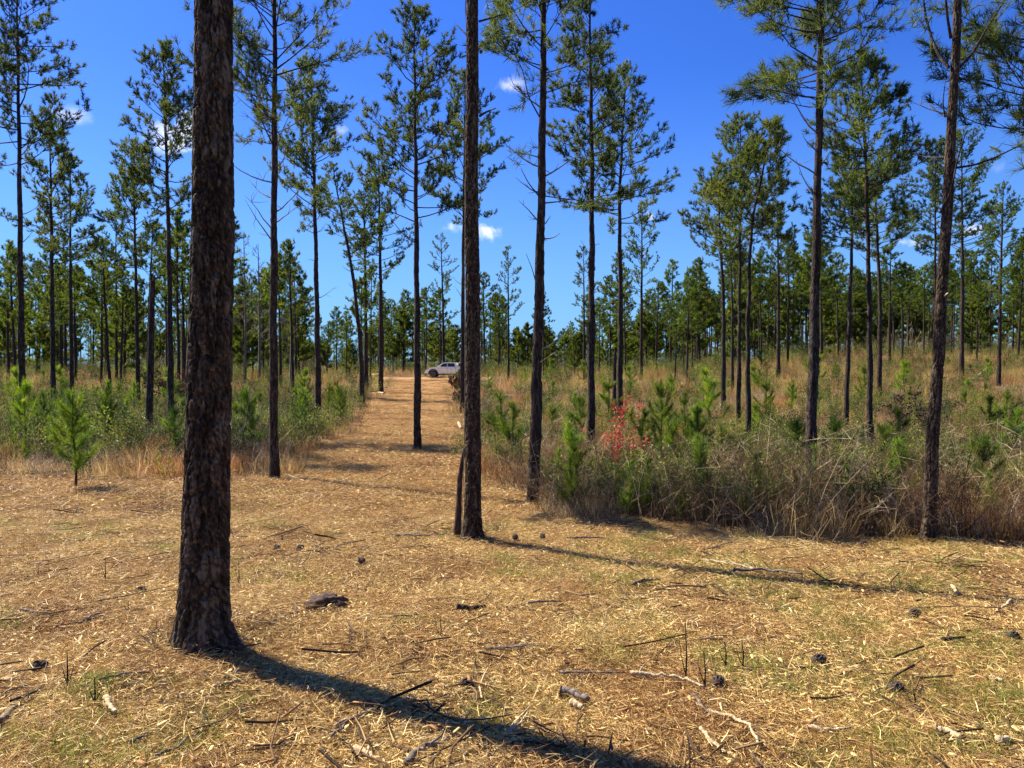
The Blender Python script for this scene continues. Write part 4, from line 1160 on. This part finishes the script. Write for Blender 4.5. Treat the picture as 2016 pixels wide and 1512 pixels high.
NAMED = [  # px, foot y (0 = use depth), depth, top y, label
 (146, 13.5, 762, 'bright green pine sapling alone in front of the brush at far left'),
 (345, 18, 800, 'low green sapling close to the left side of the thick foreground trunk'),
 (205, 21, 715, 'tall sapling with a thin stem in the left brush behind the lone sapling'),
 (95, 24, 740, 'leftmost tall green sapling in the brush behind the left border pine'),
 (500, 19, 760, 'bushy sapling between the thick trunk and the track edge pine'),
 (480, 30, 715, 'tall sapling touching the right side of the thick foreground trunk'),
 (590, 26, 730, 'dark green sapling on the track left verge in front of the many coned pine'),
 (672, 33, 728, 'broad bright sapling at the left verge where the track narrows'),
 (645, 40, 735, 'sapling just left of the broad bright one on the verge'),
 (1010, 17, 790, 'bright sapling behind the knotted trunk at the near corner of the brush'),
 (990, 26, 770, 'sapling behind the log at the right verge of the track'),
 (1195, 30, 745, 'upright sapling immediately left of the red leafed shrub'),
 (1257, 17, 800, 'dark sapling immediately right of the red leafed shrub'),
 (1303, 20, 745, 'tallest yellow green sapling in the middle of the right brush'),
 (1352, 21, 770, 'sapling right of the tallest yellow green one'),
 (1318, 15, 820, 'short sapling in front of the tallest yellow green one'),
 (1378, 18, 800, 'dark pointed sapling left of the tight pine cluster'),
 (1400, 28, 740, 'slim sapling directly left of the tight pine cluster'),
 (1372, 11.2, 862, 'low near sapling under the slim ones in the right brush'),
 (1140, 11.8, 870, 'low sapling in front of the tall straight pine behind the brush'),
 (1570, 16, 820, 'narrow bright sapling just left of the broad topped pine'),
 (1642, 17, 820, 'dark sapling just right of the broad topped pine'),
 (1765, 10.8, 862, 'bushy bright sapling between the broad topped pine and the curved trunk'),
 (1770, 19, 800, 'dark sapling behind the bushy bright one at right'),
 (1925, 10.6, 850, 'wide green sapling right of the curved scaly trunk'),
 (1895, 14.5, 880, 'smaller sapling right behind the curved scaly trunk'),
 (2002, 17, 800, 'dark green sapling at the right border'),
 (2000, 11, 905, 'near green sapling at the right border bottom of the brush'),
 (1510, 30, 745, 'rounded bright sapling right of the tight pine cluster'),
 (1560, 38, 745, 'small bright sapling left of the broad topped pine farther back'),
 (1700, 44, 695, 'large green sapling behind the leaning trunk in the right field'),
 (1475, 12, 925, 'very low green sapling at the front of the right brush'),
 (1600, 11.5, 915, 'low green sapling at the foot of the broad topped pine'),
 (1230, 11.5, 930, 'low light green sapling near the front below the red shrub'),
 (1505, 14, 890, 'low yellowish sapling in front of the tight pine cluster'),
 (1240, 10.4, 905, 'bright yellow green sapling clump at the brush front below the red shrub'),
 (1488, 10.1, 890, 'bright yellow green sapling at the brush front below the tight pine cluster'),
 (1668, 10.3, 900, 'low bright sapling between the broad topped pine and the bushy bright one'),
 (1120, 10.9, 900, 'low sapling near the front left corner of the right brush'),
 (1955, 9.8, 930, 'low bright sapling at the brush front near the right border'),
 (1400, 10.6, 930, 'small light green sapling in the brush front between two clumps'),
 (1840, 60, 705, 'small far sapling in the golden sedge left of the curved trunk'),
]
for (px, d, ty, lb) in NAMED:
    q = at_depth(px, ty, d); g0 = float(gz(q.x, q.y)); h = min(1.75 if px < 700 else 2.4, max(.5, q.z - g0))
    place_sap(q.x, q.y, h, lb, 'young pine saplings in the brush')
P = np.concatenate([sample(120, 14, 80, .8, pxr=(0, 2016), extra=lambda x, d, px: (patch(x, d, 3.5, 33) > .45)), sample(28, 26, 50, .7, pxr=(0, 745)), sample(34, 10.2, 22, .9, pxr=(1080, 2016))])
for (x, y) in P:
    if in_open([x - .7, x + .7, x], [y, y, y - .8]).any(): continue
    px = x / y * F + CX
    side_ = 'left of the mown track' if px < 900 else 'right of the mown track'
    place_sap(float(x), float(y), (rr.choice([.5, .7, .9, 1.2, 1.5, 2.1]) if y > 21 else rr.choice([.5, .7, .85, 1.0])) * rr.uniform(.8, 1.15) * (1 + (y > 40) * .25) * (.95 if px < 700 else 1), 'small green pine sapling among many in the brush ' + side_, 'unremarkable saplings ' + side_)

# red-budded shrub, dark-leaved shrubs
def single_shrub(px, d, ty, mat, label, name, seed, width=.25, leaves=60, stems=16, ls=(.05, .02)):
    q = at_depth(px, ty, d); g0 = float(gz(q.x, q.y))
    h = q.z - g0
    me = g_shrub(seed, h, stems, leaves, mat, 'bramble', ls, width, .13 if mat == 'red_leaf' else .3, .03 if mat == 'red_leaf' else .045)
    o = link(name, me, None, (q.x, q.y, g0)); tag(o, label, 'shrub')
single_shrub(1214, 13.5, 782, 'red_leaf', 'shrub covered in bright red new leaves at the foot of a pine', 'red_shrub', 201, .04, 85, 10, (.05, .015))
single_shrub(1180, 13.8, 835, 'red_leaf', 'smaller dull red shrub at the left foot of the bright red one', 'red_shrub', 202, .05, 16, 5, (.04, .012))
single_shrub(1705, 10.5, 945, 'brown_leaf', 'low shrub with dark brown dead leaves at the front of the right brush', 'brown_shrub', 203, .2, 60, 12, (.06, .024))
single_shrub(1800, 26, 765, 'brown_leaf', 'rust brown leafy bush left of the curved scaly trunk in the field', 'brown_shrub', 204, .3, 60, 14, (.09, .04))
single_shrub(345, 48, 732, 'brown_leaf', 'patch of rusty red brown leaves left of the thick trunk at the brush top', 'brown_shrub', 205, 1.0, 110, 30, (.12, .05))
single_shrub(899, 62, 737, 'brown_leaf', 'heap of dark dead leafy branches in front of the pickup', 'dead_brush_heap', 206, .25, 90, 22, (.14, .06))
single_shrub(908, 48, 768, 'brown_leaf', 'brown dead leafy brush on the right verge below the pickup', 'dead_brush_heap', 207, .3, 70, 16, (.14, .05))

# ------------------------------------------------------------------ fallen wood
def stick(name, pts, r0, mat, label, cat='stick', lift=.034, r1=None, k=8, forks=0, jag=.12, group='fallen sticks on the mown ground', seed=0, zs=None, tilt=None):
    rs = np.random.default_rng(seed + int(pts[0][0]) * 7 + int(pts[0][1]))
    W = [pix_ground(*p) for p in pts]; r0 = r0 * 1.3
    o0 = W[0]; P = np.array([[w.x - o0.x, w.y - o0.y, w.z - o0.z + lift + r0 * .5] for w in W])
    if zs is not None: P[:, 2] += np.array(zs)
    n = max(8, 5 * len(P)); t = np.linspace(0, 1, len(P)); tt = np.linspace(0, 1, n)
    PP = np.stack([np.interp(tt, t, P[:, c]) for c in range(3)], -1)
    for _ in range(2): PP[1:-1] = (PP[:-2] + 2 * PP[1:-1] + PP[2:]) / 4
    Lall = np.linalg.norm(PP[-1] - PP[0])
    PP[1:-1] += rs.normal(0, min(.008, Lall * .01), (n - 2, 3))
    g = Geo(); r1 = r0 * .5 if r1 is None else r1
    R = np.linspace(r0, r1, n) * (1 + rs.normal(0, jag, n))
    PPc = np.vstack([PP[0] - (PP[1] - PP[0]) * .02, PP, PP[-1] + (PP[-1] - PP[-2]) * .02]); Rc = np.concatenate([[.0005], R, [.0005]])
    g.tube(PPc, Rc, k=k, tone=.5)
    for f in range(forks):
        i = rs.integers(2, n - 2); dd = unit(PP[i + 1] - PP[i] + np.array([rs.normal(0, .6), rs.normal(0, .6), rs.uniform(0, .4)])); Lf = Lall * rs.uniform(.12, .3)
        g.tube(np.array([PP[i], PP[i] + dd * Lf * .5, PP[i] + unit(dd + rs.normal(0, .3, 3)) * Lf]), np.array([r1, r1 * .7, r1 * .3]), k=5, tone=.5)
    o = link(name, g.mesh(name, [M[mat]], True), None, o0)
    return tag(o, label, cat, group)

ST = [
 ([(800, 1530), (830, 1496), (880, 1477), (925, 1466), (962, 1450)], .011, 'dead_wood', 'thick curved brown branch at the bottom edge, left of the splintered root', 2),
 ([(872, 1434), (890, 1455), (908, 1466), (916, 1520)], .006, 'pale_wood', 'pale forked twig crossing the thick curved branch at the bottom', 1),
 ([(306, 1506), (370, 1480), (420, 1440), (455, 1418), (502, 1408)], .0055, 'dead_wood', 'long thin dark branch lying below the thick trunk at bottom left', 2),
 ([(0, 1438), (30, 1412), (65, 1392)], .009, 'dead_wood', 'dark stick pair at the bottom left border', 1),
 ([(0, 1424), (40, 1402), (75, 1382)], .006, 'pale_wood', 'light stick lying along the dark one at the left border', 0),
 ([(40, 1210), (65, 1217), (104, 1219)], .008, 'dead_wood', 'short dark stick at the left border in the middle distance', 0),
 ([(155, 1240), (180, 1225), (203, 1218)], .008, 'dead_wood', 'dark bent bark strip left of the thick trunk foot', 1),
 ([(195, 1354), (250, 1342), (308, 1338)], .0055, 'dead_wood', 'thin arched stick left below the thick trunk foot', 1),
 ([(420, 1366), (455, 1357), (492, 1350)], .009, 'pale_wood', 'short pale broken stick at the edge of the thick trunk shadow', 0),
 ([(445, 1352), (460, 1342), (470, 1333)], .011, 'dead_wood', 'stubby dark stick inside the thick trunk shadow', 0),
 ([(208, 1396), (220, 1412), (228, 1420)], .012, 'pale_wood', 'pale wood splinter in the bottom left corner area', 0),
 ([(252, 1486), (272, 1475), (290, 1468)], .008, 'dead_wood', 'small dark stick near the bottom, left of the long thin branch', 0),
 ([(900, 1208), (925, 1211), (955, 1208)], .020, 'bark', 'dark chunk of bark in the middle of the mown ground', 0),
 ([(955, 1294), (990, 1290), (1032, 1285)], .009, 'dead_wood', 'dark stick just above the long tree shadow in the centre', 0),
 ([(700, 1230), (760, 1226), (825, 1221)], .006, 'dead_wood', 'thin long stick right of the ant mound', 0),
 ([(530, 1240), (560, 1225), (590, 1212)], .010, 'dead_wood', 'bark strip left of the ant mound', 1),
 ([(770, 1058), (820, 1061), (880, 1057)], .009, 'dead_wood', 'dark stick left of the knotted pine foot', 1),
 ([(1240, 1341), (1290, 1346), (1340, 1354), (1386, 1366)], .0095, 'pale_wood', 'long bleached stick right of centre below the dark stalks', 1),
 ([(1100, 1338), (1160, 1337), (1230, 1340)], .006, 'dead_wood', 'thin red brown stick in line with the long bleached one', 0),
 ([(1102, 1380), (1130, 1386), (1158, 1398)], .022, 'dead_wood', 'short grey log piece just above the long tree shadow', 0),
 ([(1126, 1404), (1148, 1414)], .018, 'pale_wood', 'white broken lump of wood beside the grey log piece', 0),
 ([(1396, 1416), (1440, 1426), (1478, 1450), (1494, 1490)], .009, 'pale_wood', 'pale looping root at the bottom right of centre', 0),
 ([(1380, 1455), (1400, 1478), (1430, 1505)], .009, 'pale_wood', 'pale stick below the looping root', 0),
 ([(1365, 1384), (1385, 1408), (1400, 1424)], .007, 'dead_wood', 'dark twig touching the looping root', 0),
 ([(1840, 1455), (1865, 1462), (1892, 1472)], .018, 'pale_wood', 'sharp pale splinter of wood at the lower right', 0),
 ([(1588, 1448), (1630, 1455), (1675, 1452)], .009, 'pale_wood', 'curved yellow stick near the bottom right', 0),
 ([(1965, 1478), (1990, 1474)], .015, 'pale_wood', 'yellow wood chip in the bottom right corner', 0),
 ([(1950, 1350), (1975, 1355)], .012, 'pale_wood', 'white wood chip at the right border', 0),
 ([(1445, 1132), (1500, 1131), (1580, 1140)], .012, 'dead_wood', 'long dark branch lying on the shadow line right of centre', 1),
 ([(1385, 1110), (1440, 1118), (1500, 1130)], .009, 'pale_wood', 'pale stick on the ground just left of the long dark branch', 1),
 ([(1245, 1160), (1270, 1154), (1300, 1150)], .010, 'dead_wood', 'dark twig by the green grass patch right of centre', 1),
 ([(1115, 1066), (1150, 1065), (1190, 1066)], .010, 'dead_wood', 'dark stick right of the knotted pine foot', 0),
 ([(1385, 1090), (1410, 1085), (1435, 1075)], .008, 'dead_wood', 'twig near the brush edge in the middle right', 1),
 ([(1040, 1197), (1075, 1195), (1105, 1196)], .008, 'dead_wood', 'short brown twig in the centre of the mown ground', 0),
 ([(1008, 1286), (1040, 1284), (1072, 1286)], .007, 'dead_wood', 'brown twig right of centre above the long shadow', 0),
 ([(700, 1492), (722, 1502), (745, 1520)], .012, 'pale_wood', 'pale pointed splinter at the bottom edge left of the thick curved branch', 0),
 ([(650, 1470), (700, 1430), (750, 1400)], .005, 'dead_wood', 'thin dark twig left of the thick curved branch', 1),
 ([(590, 1345), (650, 1352), (700, 1330)], .005, 'pale_wood', 'thin pale twig above the long shadow left of centre', 1),
 ([(660, 1445), (720, 1420), (800, 1390), (815, 1380)], .005, 'pale_wood', 'pale grass like twig crossing the long tree shadow', 1),
 ([(1990, 1192), (1975, 1205), (1960, 1215)], .010, 'pale_wood', 'pale stick at the right border in the crown shadow', 0),
 ([(1874, 1165), (1885, 1178), (1892, 1180)], .010, 'pale_wood', 'white forked twig in the crown shadow at right', 1),
 ([(1855, 1272), (1880, 1270), (1900, 1271)], .010, 'bark', 'flat dark bark piece at the middle right', 0),
]
for k, (pts, r, mat, lb, fk) in enumerate(ST): stick('stick', pts, r, mat, lb, forks=fk, seed=k)

# splintered root at the bottom centre: several spikes joined in one thing
rt = empty('splintered_root', pix_ground(990, 1450)); tag(rt, 'splintered pale root with spikes sticking up at the bottom centre', 'root')
for k, (a, b, z) in enumerate([((985, 1470), (1045, 1416), .07), ((990, 1462), (1040, 1434), .05), ((960, 1444), (1010, 1440), .02), ((1000, 1470), (1012, 1445), .05), ((975, 1480), (1020, 1430), .03)]):
    A = pix_ground(*a) - rt.location; B = pix_ground(*b) - rt.location; B.z += z; A.z += .004
    g = Geo(); Pm = np.array([list(A), list((A + B) / 2 + Vector((0, 0, .01))), list(B)]); g.tube(Pm, np.array([.012, .010, .0015]), k=6); link('spike', g.mesh('root_spike', [M['pale_wood']], True), rt)

# fallen logs and poles
def log(a, b, r, mat, label, zb=0.0, forks=0, name='fallen_log', cat='log'):
    A, B = pix_ground(*a), pix_ground(*b); B = B + Vector((0, 0, zb))
    n = 12; t = np.linspace(0, 1, n)[:, None]; PP = (1 - t) * 0 + t * np.array(list(B - A)); PP[:, 2] += r * .8
    PP += rng.normal(0, r * .12, PP.shape)
    PP = np.vstack([PP[:1], PP, PP[-1:]]); R = np.concatenate([[.001], np.linspace(r, r * .75, n) * (1 + rng.normal(0, .05, n)), [.001]])
    g = Geo(); g.tube(PP, R, k=10)
    for f in range(forks):
        i = int(rng.integers(2, n)); g.tube(np.array([PP[i], PP[i] + rng.normal(0, r * 6, 3) + [0, 0, r * 3], PP[i] + rng.normal(0, r * 10, 3) + [0, 0, r * 6]]), np.array([r * .5, r * .35, r * .1]), k=4)
    tag(link(name, g.mesh(name, [M[mat]], True), None, A), label, cat)
log((943, 852), (962, 882), .10, 'pale_wood', 'pale cut log lying at the right verge of the track behind the knotted trunk')
log((698, 741), (748, 748), .13, 'pale_wood', 'long bleached pole lying across the end of the left verge', .5)
log((735, 762), (762, 764), .08, 'dead_wood', 'grey branch on the ground by the last pine of the left verge')
log((745, 775), (756, 777), .10, 'pale_wood', 'white wood chunk at the foot of the last pine of the left verge')
log((903, 835), (908, 846), .07, 'pale_wood', 'small white stump at the right verge beside the knotted trunk')
log((1520, 985), (1636, 1012), .014, 'pale_wood', 'slender bleached branch sticking out of the front of the right brush', .75, 2, 'fallen_branch', 'branch')
log((1900, 748), (1950, 752), .13, 'pale_wood', 'white fallen logs in the field at the far right', .1, 3)
log((1855, 868), (1905, 880), .04, 'pale_wood', 'bleached fallen branch right of the curved scaly trunk in the field', .3, 4, 'fallen_branch', 'branch')
log((1212, 728), (1290, 730), .16, 'dead_wood', 'grey fallen tree lying far off behind the small topped pine', .3, 4)
log((1742, 1062), (1782, 1054), .010, 'pale_wood', 'thin white stick at the brush edge left of the curved trunk foot', .15, 0, 'fallen_branch', 'branch')
log((700, 1050), (702, 1051), .01, 'dead_wood', 'tiny dark wood bit in the middle of the mown ground')
log((560, 935), (600, 952), .018, 'pale_wood', 'bleached branch lying at the foot of the track edge pine', .03, 3, 'fallen_branch', 'branch')
log((637, 852), (680, 862), .035, 'dead_wood', 'dark fallen branch at the foot of the many coned pine', .02, 2, 'fallen_branch', 'branch')

# standing dark stalks
for k, (px, y0, y1, lb) in enumerate([(1350, 1352, 1222, 'tallest dark bare stalk standing on the mown ground right of centre'), (1387, 1358, 1283, 'thin brown stalk right of the tallest dark stalk'), (1428, 1318, 1262, 'short dark stalk, middle one of the row at right'), (1462, 1322, 1258, 'dark stalk at the right end of the row'),
                                     (867, 1258, 1218, 'short dark stalk in the centre of the mown ground'), (132, 1358, 1285, 'forked burnt stalk left of the thick trunk'), (186, 1395, 1335, 'stubby burnt stalk lower left of the thick trunk'), (252, 1213, 1184, 'thin short stalk just left of the thick trunk foot'), (207, 1148, 1100, 'thin stalk in the left middle ground'), (470, 1155, 1105, 'thin stalk just right of the thick trunk'),
                                     (1800, 1400, 1355, 'thin brown stalk at the lower right')]):
    f = pix_ground(px, y0); H = (at_depth(px, y1, f.y) - f).z
    g = Geo(); g.tube(np.array([[0, 0, -.02], [.004, 0, H * .5], [-.003, .01, H]]), np.array([.005, .004, .002]), k=6)
    for q in range(2 if k in (5, 6) else 1):
        g.tube(np.array([[0, 0, H * .15], [.02 * (q * 2 - 1), .01, H * .4], [.035 * (q * 2 - 1), .01, H * .7]]), np.array([.003, .0025, .001]), k=5)
    tag(link('stalk', g.mesh('stalk', [M['bark']]), None, f), lb, 'stalk', 'bare stalks on the mown ground')

# pine cones on the ground
bm = bmesh.new(); bmesh.ops.create_icosphere(bm, subdivisions=3, radius=1)
for v in bm.verts:
    a = math.atan2(v.co.y, v.co.x); s = 1 + .22 * math.sin(a * 8 + v.co.z * 9) * (1 - abs(v.co.z)) + .12 * math.sin(v.co.z * 22)
    v.co = Vector((v.co.x * s * .028, v.co.y * s * .028, v.co.z * .042))
cme = bpy.data.meshes.new('pine_cone'); bm.to_mesh(cme); bm.free(); cme.materials.append(M['cone'])
for (px, y, lb) in [(1801, 1221, 'pine cone on open straw at the middle right'), (1995, 1267, 'pine cone at the right border'), (1764, 1371, 'dark pine cone at the lower right'), (1612, 1312, 'pine cone left of the lower right one, by a grass tuft'),
                    (591, 1086, 'pine cone left of centre in the middle ground'), (712, 1112, 'pine cone above the ant mound'), (545, 1085, 'leftmost pine cone of the pair left of centre'), (1068, 1063, 'pine cone just right of the knotted pine foot'), (1014, 1063, 'small pine cone touching the knotted pine foot'),
                    (78, 1328, 'pine cone on straw at the lower left'), (1700, 1076, 'pine cone close to the brush edge at right'), (1413, 1358, 'pine cone by the long bleached stick'), (919, 1360, 'pine cone beside the long tree shadow'), (277, 1173, 'dark cone left of the thick trunk')]:
    f = pix_ground(px, y); o = link('pine_cone', cme, None, f + Vector((0, 0, .04))); o.rotation_euler = (1.4, rr.uniform(-.4, .4), rr.uniform(0, 6)); o.scale = (1.1,) * 3
    tag(o, lb, 'pine cone', 'pine cones lying on the mown ground')
am = blob('ant_mound', (0, 0, 0), (.13, .10, .055), plain('crumbly_soil', (.07, .04, .025), .95, noise=.5, nscale=50), None, 9, 4, .5)
am.location = pix_ground(636, 1196); tag(am, 'crumbly dark soil mound on the mown ground right of the thick trunk', 'mound')

# roots and straw heaped at the feet of the two nearest trunks
# ------------------------------------------------------------------ pickup
def build_truck():
    f = pix_ground(850, 745)
    D_ = 92.0
    x0 = (838 - CX) / F * D_
    rz = 0.0
    root = empty('pickup_truck', (x0 + 2.75, D_ + .95, float(gz(x0 + 2.75, D_ + .9)) + .04), math.radians(-4))
    tag(root, 'white crew cab pickup with black wheel arches parked at the end of the track', 'pickup truck')
    paint = plain('white_paint', (.95, .94, .72), .25, coat=.6, noise=.03)
    dark = plain('black_plastic', (.02, .02, .022), .6)
    glass = plain('tinted_glass', (.02, .025, .028), .05, spec=.8)
    tyre = plain('tyre_rubber', (.022, .022, .022), .85)
    rim = plain('rim_metal', (.20, .21, .22), .35, .7)
    lamp = plain('lamp_glass', (.08, .08, .09), .1)
    red = plain('tail_lamp_red', (.35, .02, .02), .25)
    # side outline of the lower body: front at x=-2.75
    def prism(name, outline, y0, y1, mat, parent=root, bev=.03, inset=None):
        bm = bmesh.new(); n = len(outline)
        a = [bm.verts.new((x, y0, z)) for x, z in outline]; b = [bm.verts.new((x, y1, z)) for x, z in outline]
        if inset:
            zlo, zhi, k = inset
            for v in a + b:
                t = max(0, min(1, (v.co.z - zlo) / (zhi - zlo))); v.co.y *= 1 - k * t
        bm.faces.new(a[::-1]); bm.faces.new(b)
        for i in range(n): bm.faces.new((a[i], a[(i + 1) % n], b[(i + 1) % n], b[i]))
        bmesh.ops.recalc_face_normals(bm, faces=bm.faces)
        if bev: bmesh.ops.bevel(bm, geom=[e for e in bm.edges if e.calc_face_angle(0) > .5], offset=bev, segments=2, affect='EDGES')
        me = bpy.data.meshes.new(name); bm.to_mesh(me); bm.free(); me.materials.append(mat)
        return link(name, me, parent)
    def arch(cx, r, z0, up=True):
        return [(cx + r * math.cos(t), .42 + r * math.sin(t)) for t in np.linspace(math.pi * 1.02 if up else 0, -.02 * math.pi, 11)]
    wf, wr, wrd = -1.80, 1.62, .42
    out = [(-2.72, .52), (-2.75, .75), (-2.70, 1.02), (-2.55, 1.14), (-1.45, 1.23), (-1.25, 1.25), (1.05, 1.25), (2.70, 1.27), (2.76, 1.2), (2.76, .62), (2.35, .55)]
    rear = [(wr + .53 * math.cos(t), .43 + .53 * math.sin(t)) for t in np.linspace(.15, math.pi - .12, 11)]
    front = [(wf + .53 * math.cos(t), .43 + .53 * math.sin(t)) for t in np.linspace(.12, math.pi - .15, 11)]
    prism('body', out + rear + [(1.0, .46), (-1.2, .46)] + front, -.93, .93, paint, bev=.03, inset=(.9, 1.3, .03))
    prism('cabin', [(-1.36, 1.235), (-.72, 1.72), (-.5, 1.79), (.85, 1.81), (1.0, 1.75), (1.12, 1.235)], -.88, .88, paint, bev=.04, inset=(1.2, 1.8, .14))
    prism('bed_cap', [(1.16, 1.26), (1.12, 1.74), (1.2, 1.79), (2.5, 1.76), (2.68, 1.26)], -.86, .86, paint, bev=.04, inset=(1.2, 1.8, .12))
    for sgn in (-1, 1):
        def win(name, o):
            y = lambda z: sgn * (.88 * (1 - .14 * max(0, (z - 1.2) / .6)) + .006)
            bm = bmesh.new(); a = [bm.verts.new((x, y(z), z)) for x, z in o]; b = [bm.verts.new((x, y(z) - sgn * .02, z)) for x, z in o]
            bm.faces.new(a); bm.faces.new(b[::-1])
            for i in range(len(o)): bm.faces.new((a[i], a[(i + 1) % len(o)], b[(i + 1) % len(o)], b[i]))
            bmesh.ops.recalc_face_normals(bm, faces=bm.faces)
            me = bpy.data.meshes.new(name); bm.to_mesh(me); bm.free(); me.materials.append(glass); link(name, me, root)
        win('window', [(-1.12, 1.30), (-.60, 1.67), (-.12, 1.70), (-.12, 1.30)])
        win('window', [(-.06, 1.30), (-.06, 1.70), (.72, 1.71), (.90, 1.30)])
        win('window', [(1.30, 1.34), (1.30, 1.70), (2.34, 1.68), (2.48, 1.34)])
        for cx in (wf, wr):
            g = Geo(); th = np.linspace(-.1, math.pi + .1, 16); P = np.stack([cx + .55 * np.cos(th), np.full(16, sgn * .945), .43 + .55 * np.sin(th)], -1); g.tube(P, .06, k=6); link('wheel_arch', g.mesh('wheel_arch', [dark], True), root)
            w = empty('wheel', (cx, sgn * .83, .42)); w.parent = root
            def ring(name, prof, mat):
                bm = bmesh.new(); n = 32; rings = []
                for (r, y) in prof: rings.append([bm.verts.new((r * math.cos(2 * math.pi * k / n), y, r * math.sin(2 * math.pi * k / n))) for k in range(n)])
                for a, b in zip(rings[:-1], rings[1:]):
                    for k in range(n): bm.faces.new((a[k], a[(k + 1) % n], b[(k + 1) % n], b[k]))
                bm.faces.new(rings[-1]); bm.faces.new(rings[0][::-1]); bmesh.ops.recalc_face_normals(bm, faces=bm.faces)
                me = bpy.data.meshes.new(name); bm.to_mesh(me); bm.free(); me.materials.append(mat); return link(name, me, w)
            ring('tyre', [(.30, -.13), (.40, -.13), (.42, -.10), (.42, .10), (.40, .13), (.30, .13)], tyre)
            ring('rim', [(.285, sgn * .10), (.29, sgn * .138), (.25, sgn * .142), (.22, sgn * .120), (.08, sgn * .120), (.06, sgn * .145)] if sgn > 0 else [(.285, -.10), (.29, -.138), (.25, -.142), (.22, -.120), (.08, -.120), (.06, -.145)], rim)
            for s_ in range(6):
                a = s_ * math.pi / 3; g = Geo(); g.tube(np.array([[.07 * math.cos(a), sgn * .142, .07 * math.sin(a)], [.26 * math.cos(a), sgn * .142, .26 * math.sin(a)]]), .018, k=5); link('spoke', g.mesh('spoke', [rim]), w)
        g = Geo(); g.tube(np.array([[-1.15, sgn * .94, .40], [1.0, sgn * .94, .40]]), .045, k=6); link('running_board', g.mesh('running_board', [dark], True), root)
        prism('mirror', [(-1.02, 1.28), (-1.0, 1.46), (-.88, 1.46), (-.86, 1.28)], sgn * .93, sgn * 1.10, paint, bev=.02)
        for hx in (-.22, .75): prism('door_handle', [(hx, 1.12), (hx, 1.15), (hx + .17, 1.15), (hx + .17, 1.12)], sgn * .932, sgn * .955, dark, bev=.004)
        for lx in (-.10, .92, -1.22): prism('door_seam', [(lx, .55), (lx, 1.21), (lx + .012, 1.21), (lx + .012, .55)], sgn * .925, sgn * .9335, dark, bev=0)
        prism('headlight', [(-2.73, .92), (-2.68, 1.06), (-2.35, 1.10), (-2.40, 1.0)], sgn * .60, sgn * .936, lamp, bev=.01)
        prism('tail_light', [(2.70, .85), (2.70, 1.15), (2.775, 1.15), (2.775, .85)], sgn * .80, sgn * .94, red, bev=.01)
    prism('windscreen', [(-1.30, 1.275), (-.78, 1.69), (-.80, 1.71), (-1.33, 1.28)], -.70, .70, glass, bev=0)
    prism('front_bumper', [(-2.84, .48), (-2.86, .70), (-2.70, .74), (-2.62, .48)], -.90, .90, paint, bev=.03)
    prism('grille', [(-2.765, .76), (-2.765, 1.0), (-2.70, 1.0), (-2.70, .76)], -.58, .58, dark, bev=.01)
    prism('rear_bumper', [(2.74, .52), (2.74, .70), (2.90, .70), (2.90, .52)], -.88, .88, dark, bev=.02)
    prism('chassis', [(-2.3, .30), (-2.3, .50), (2.4, .52), (2.4, .34)], -.55, .55, dark, bev=0)
build_truck()
print('saplings', sapling_n, 'distant', cnt, 'objects', len(bpy.data.objects))
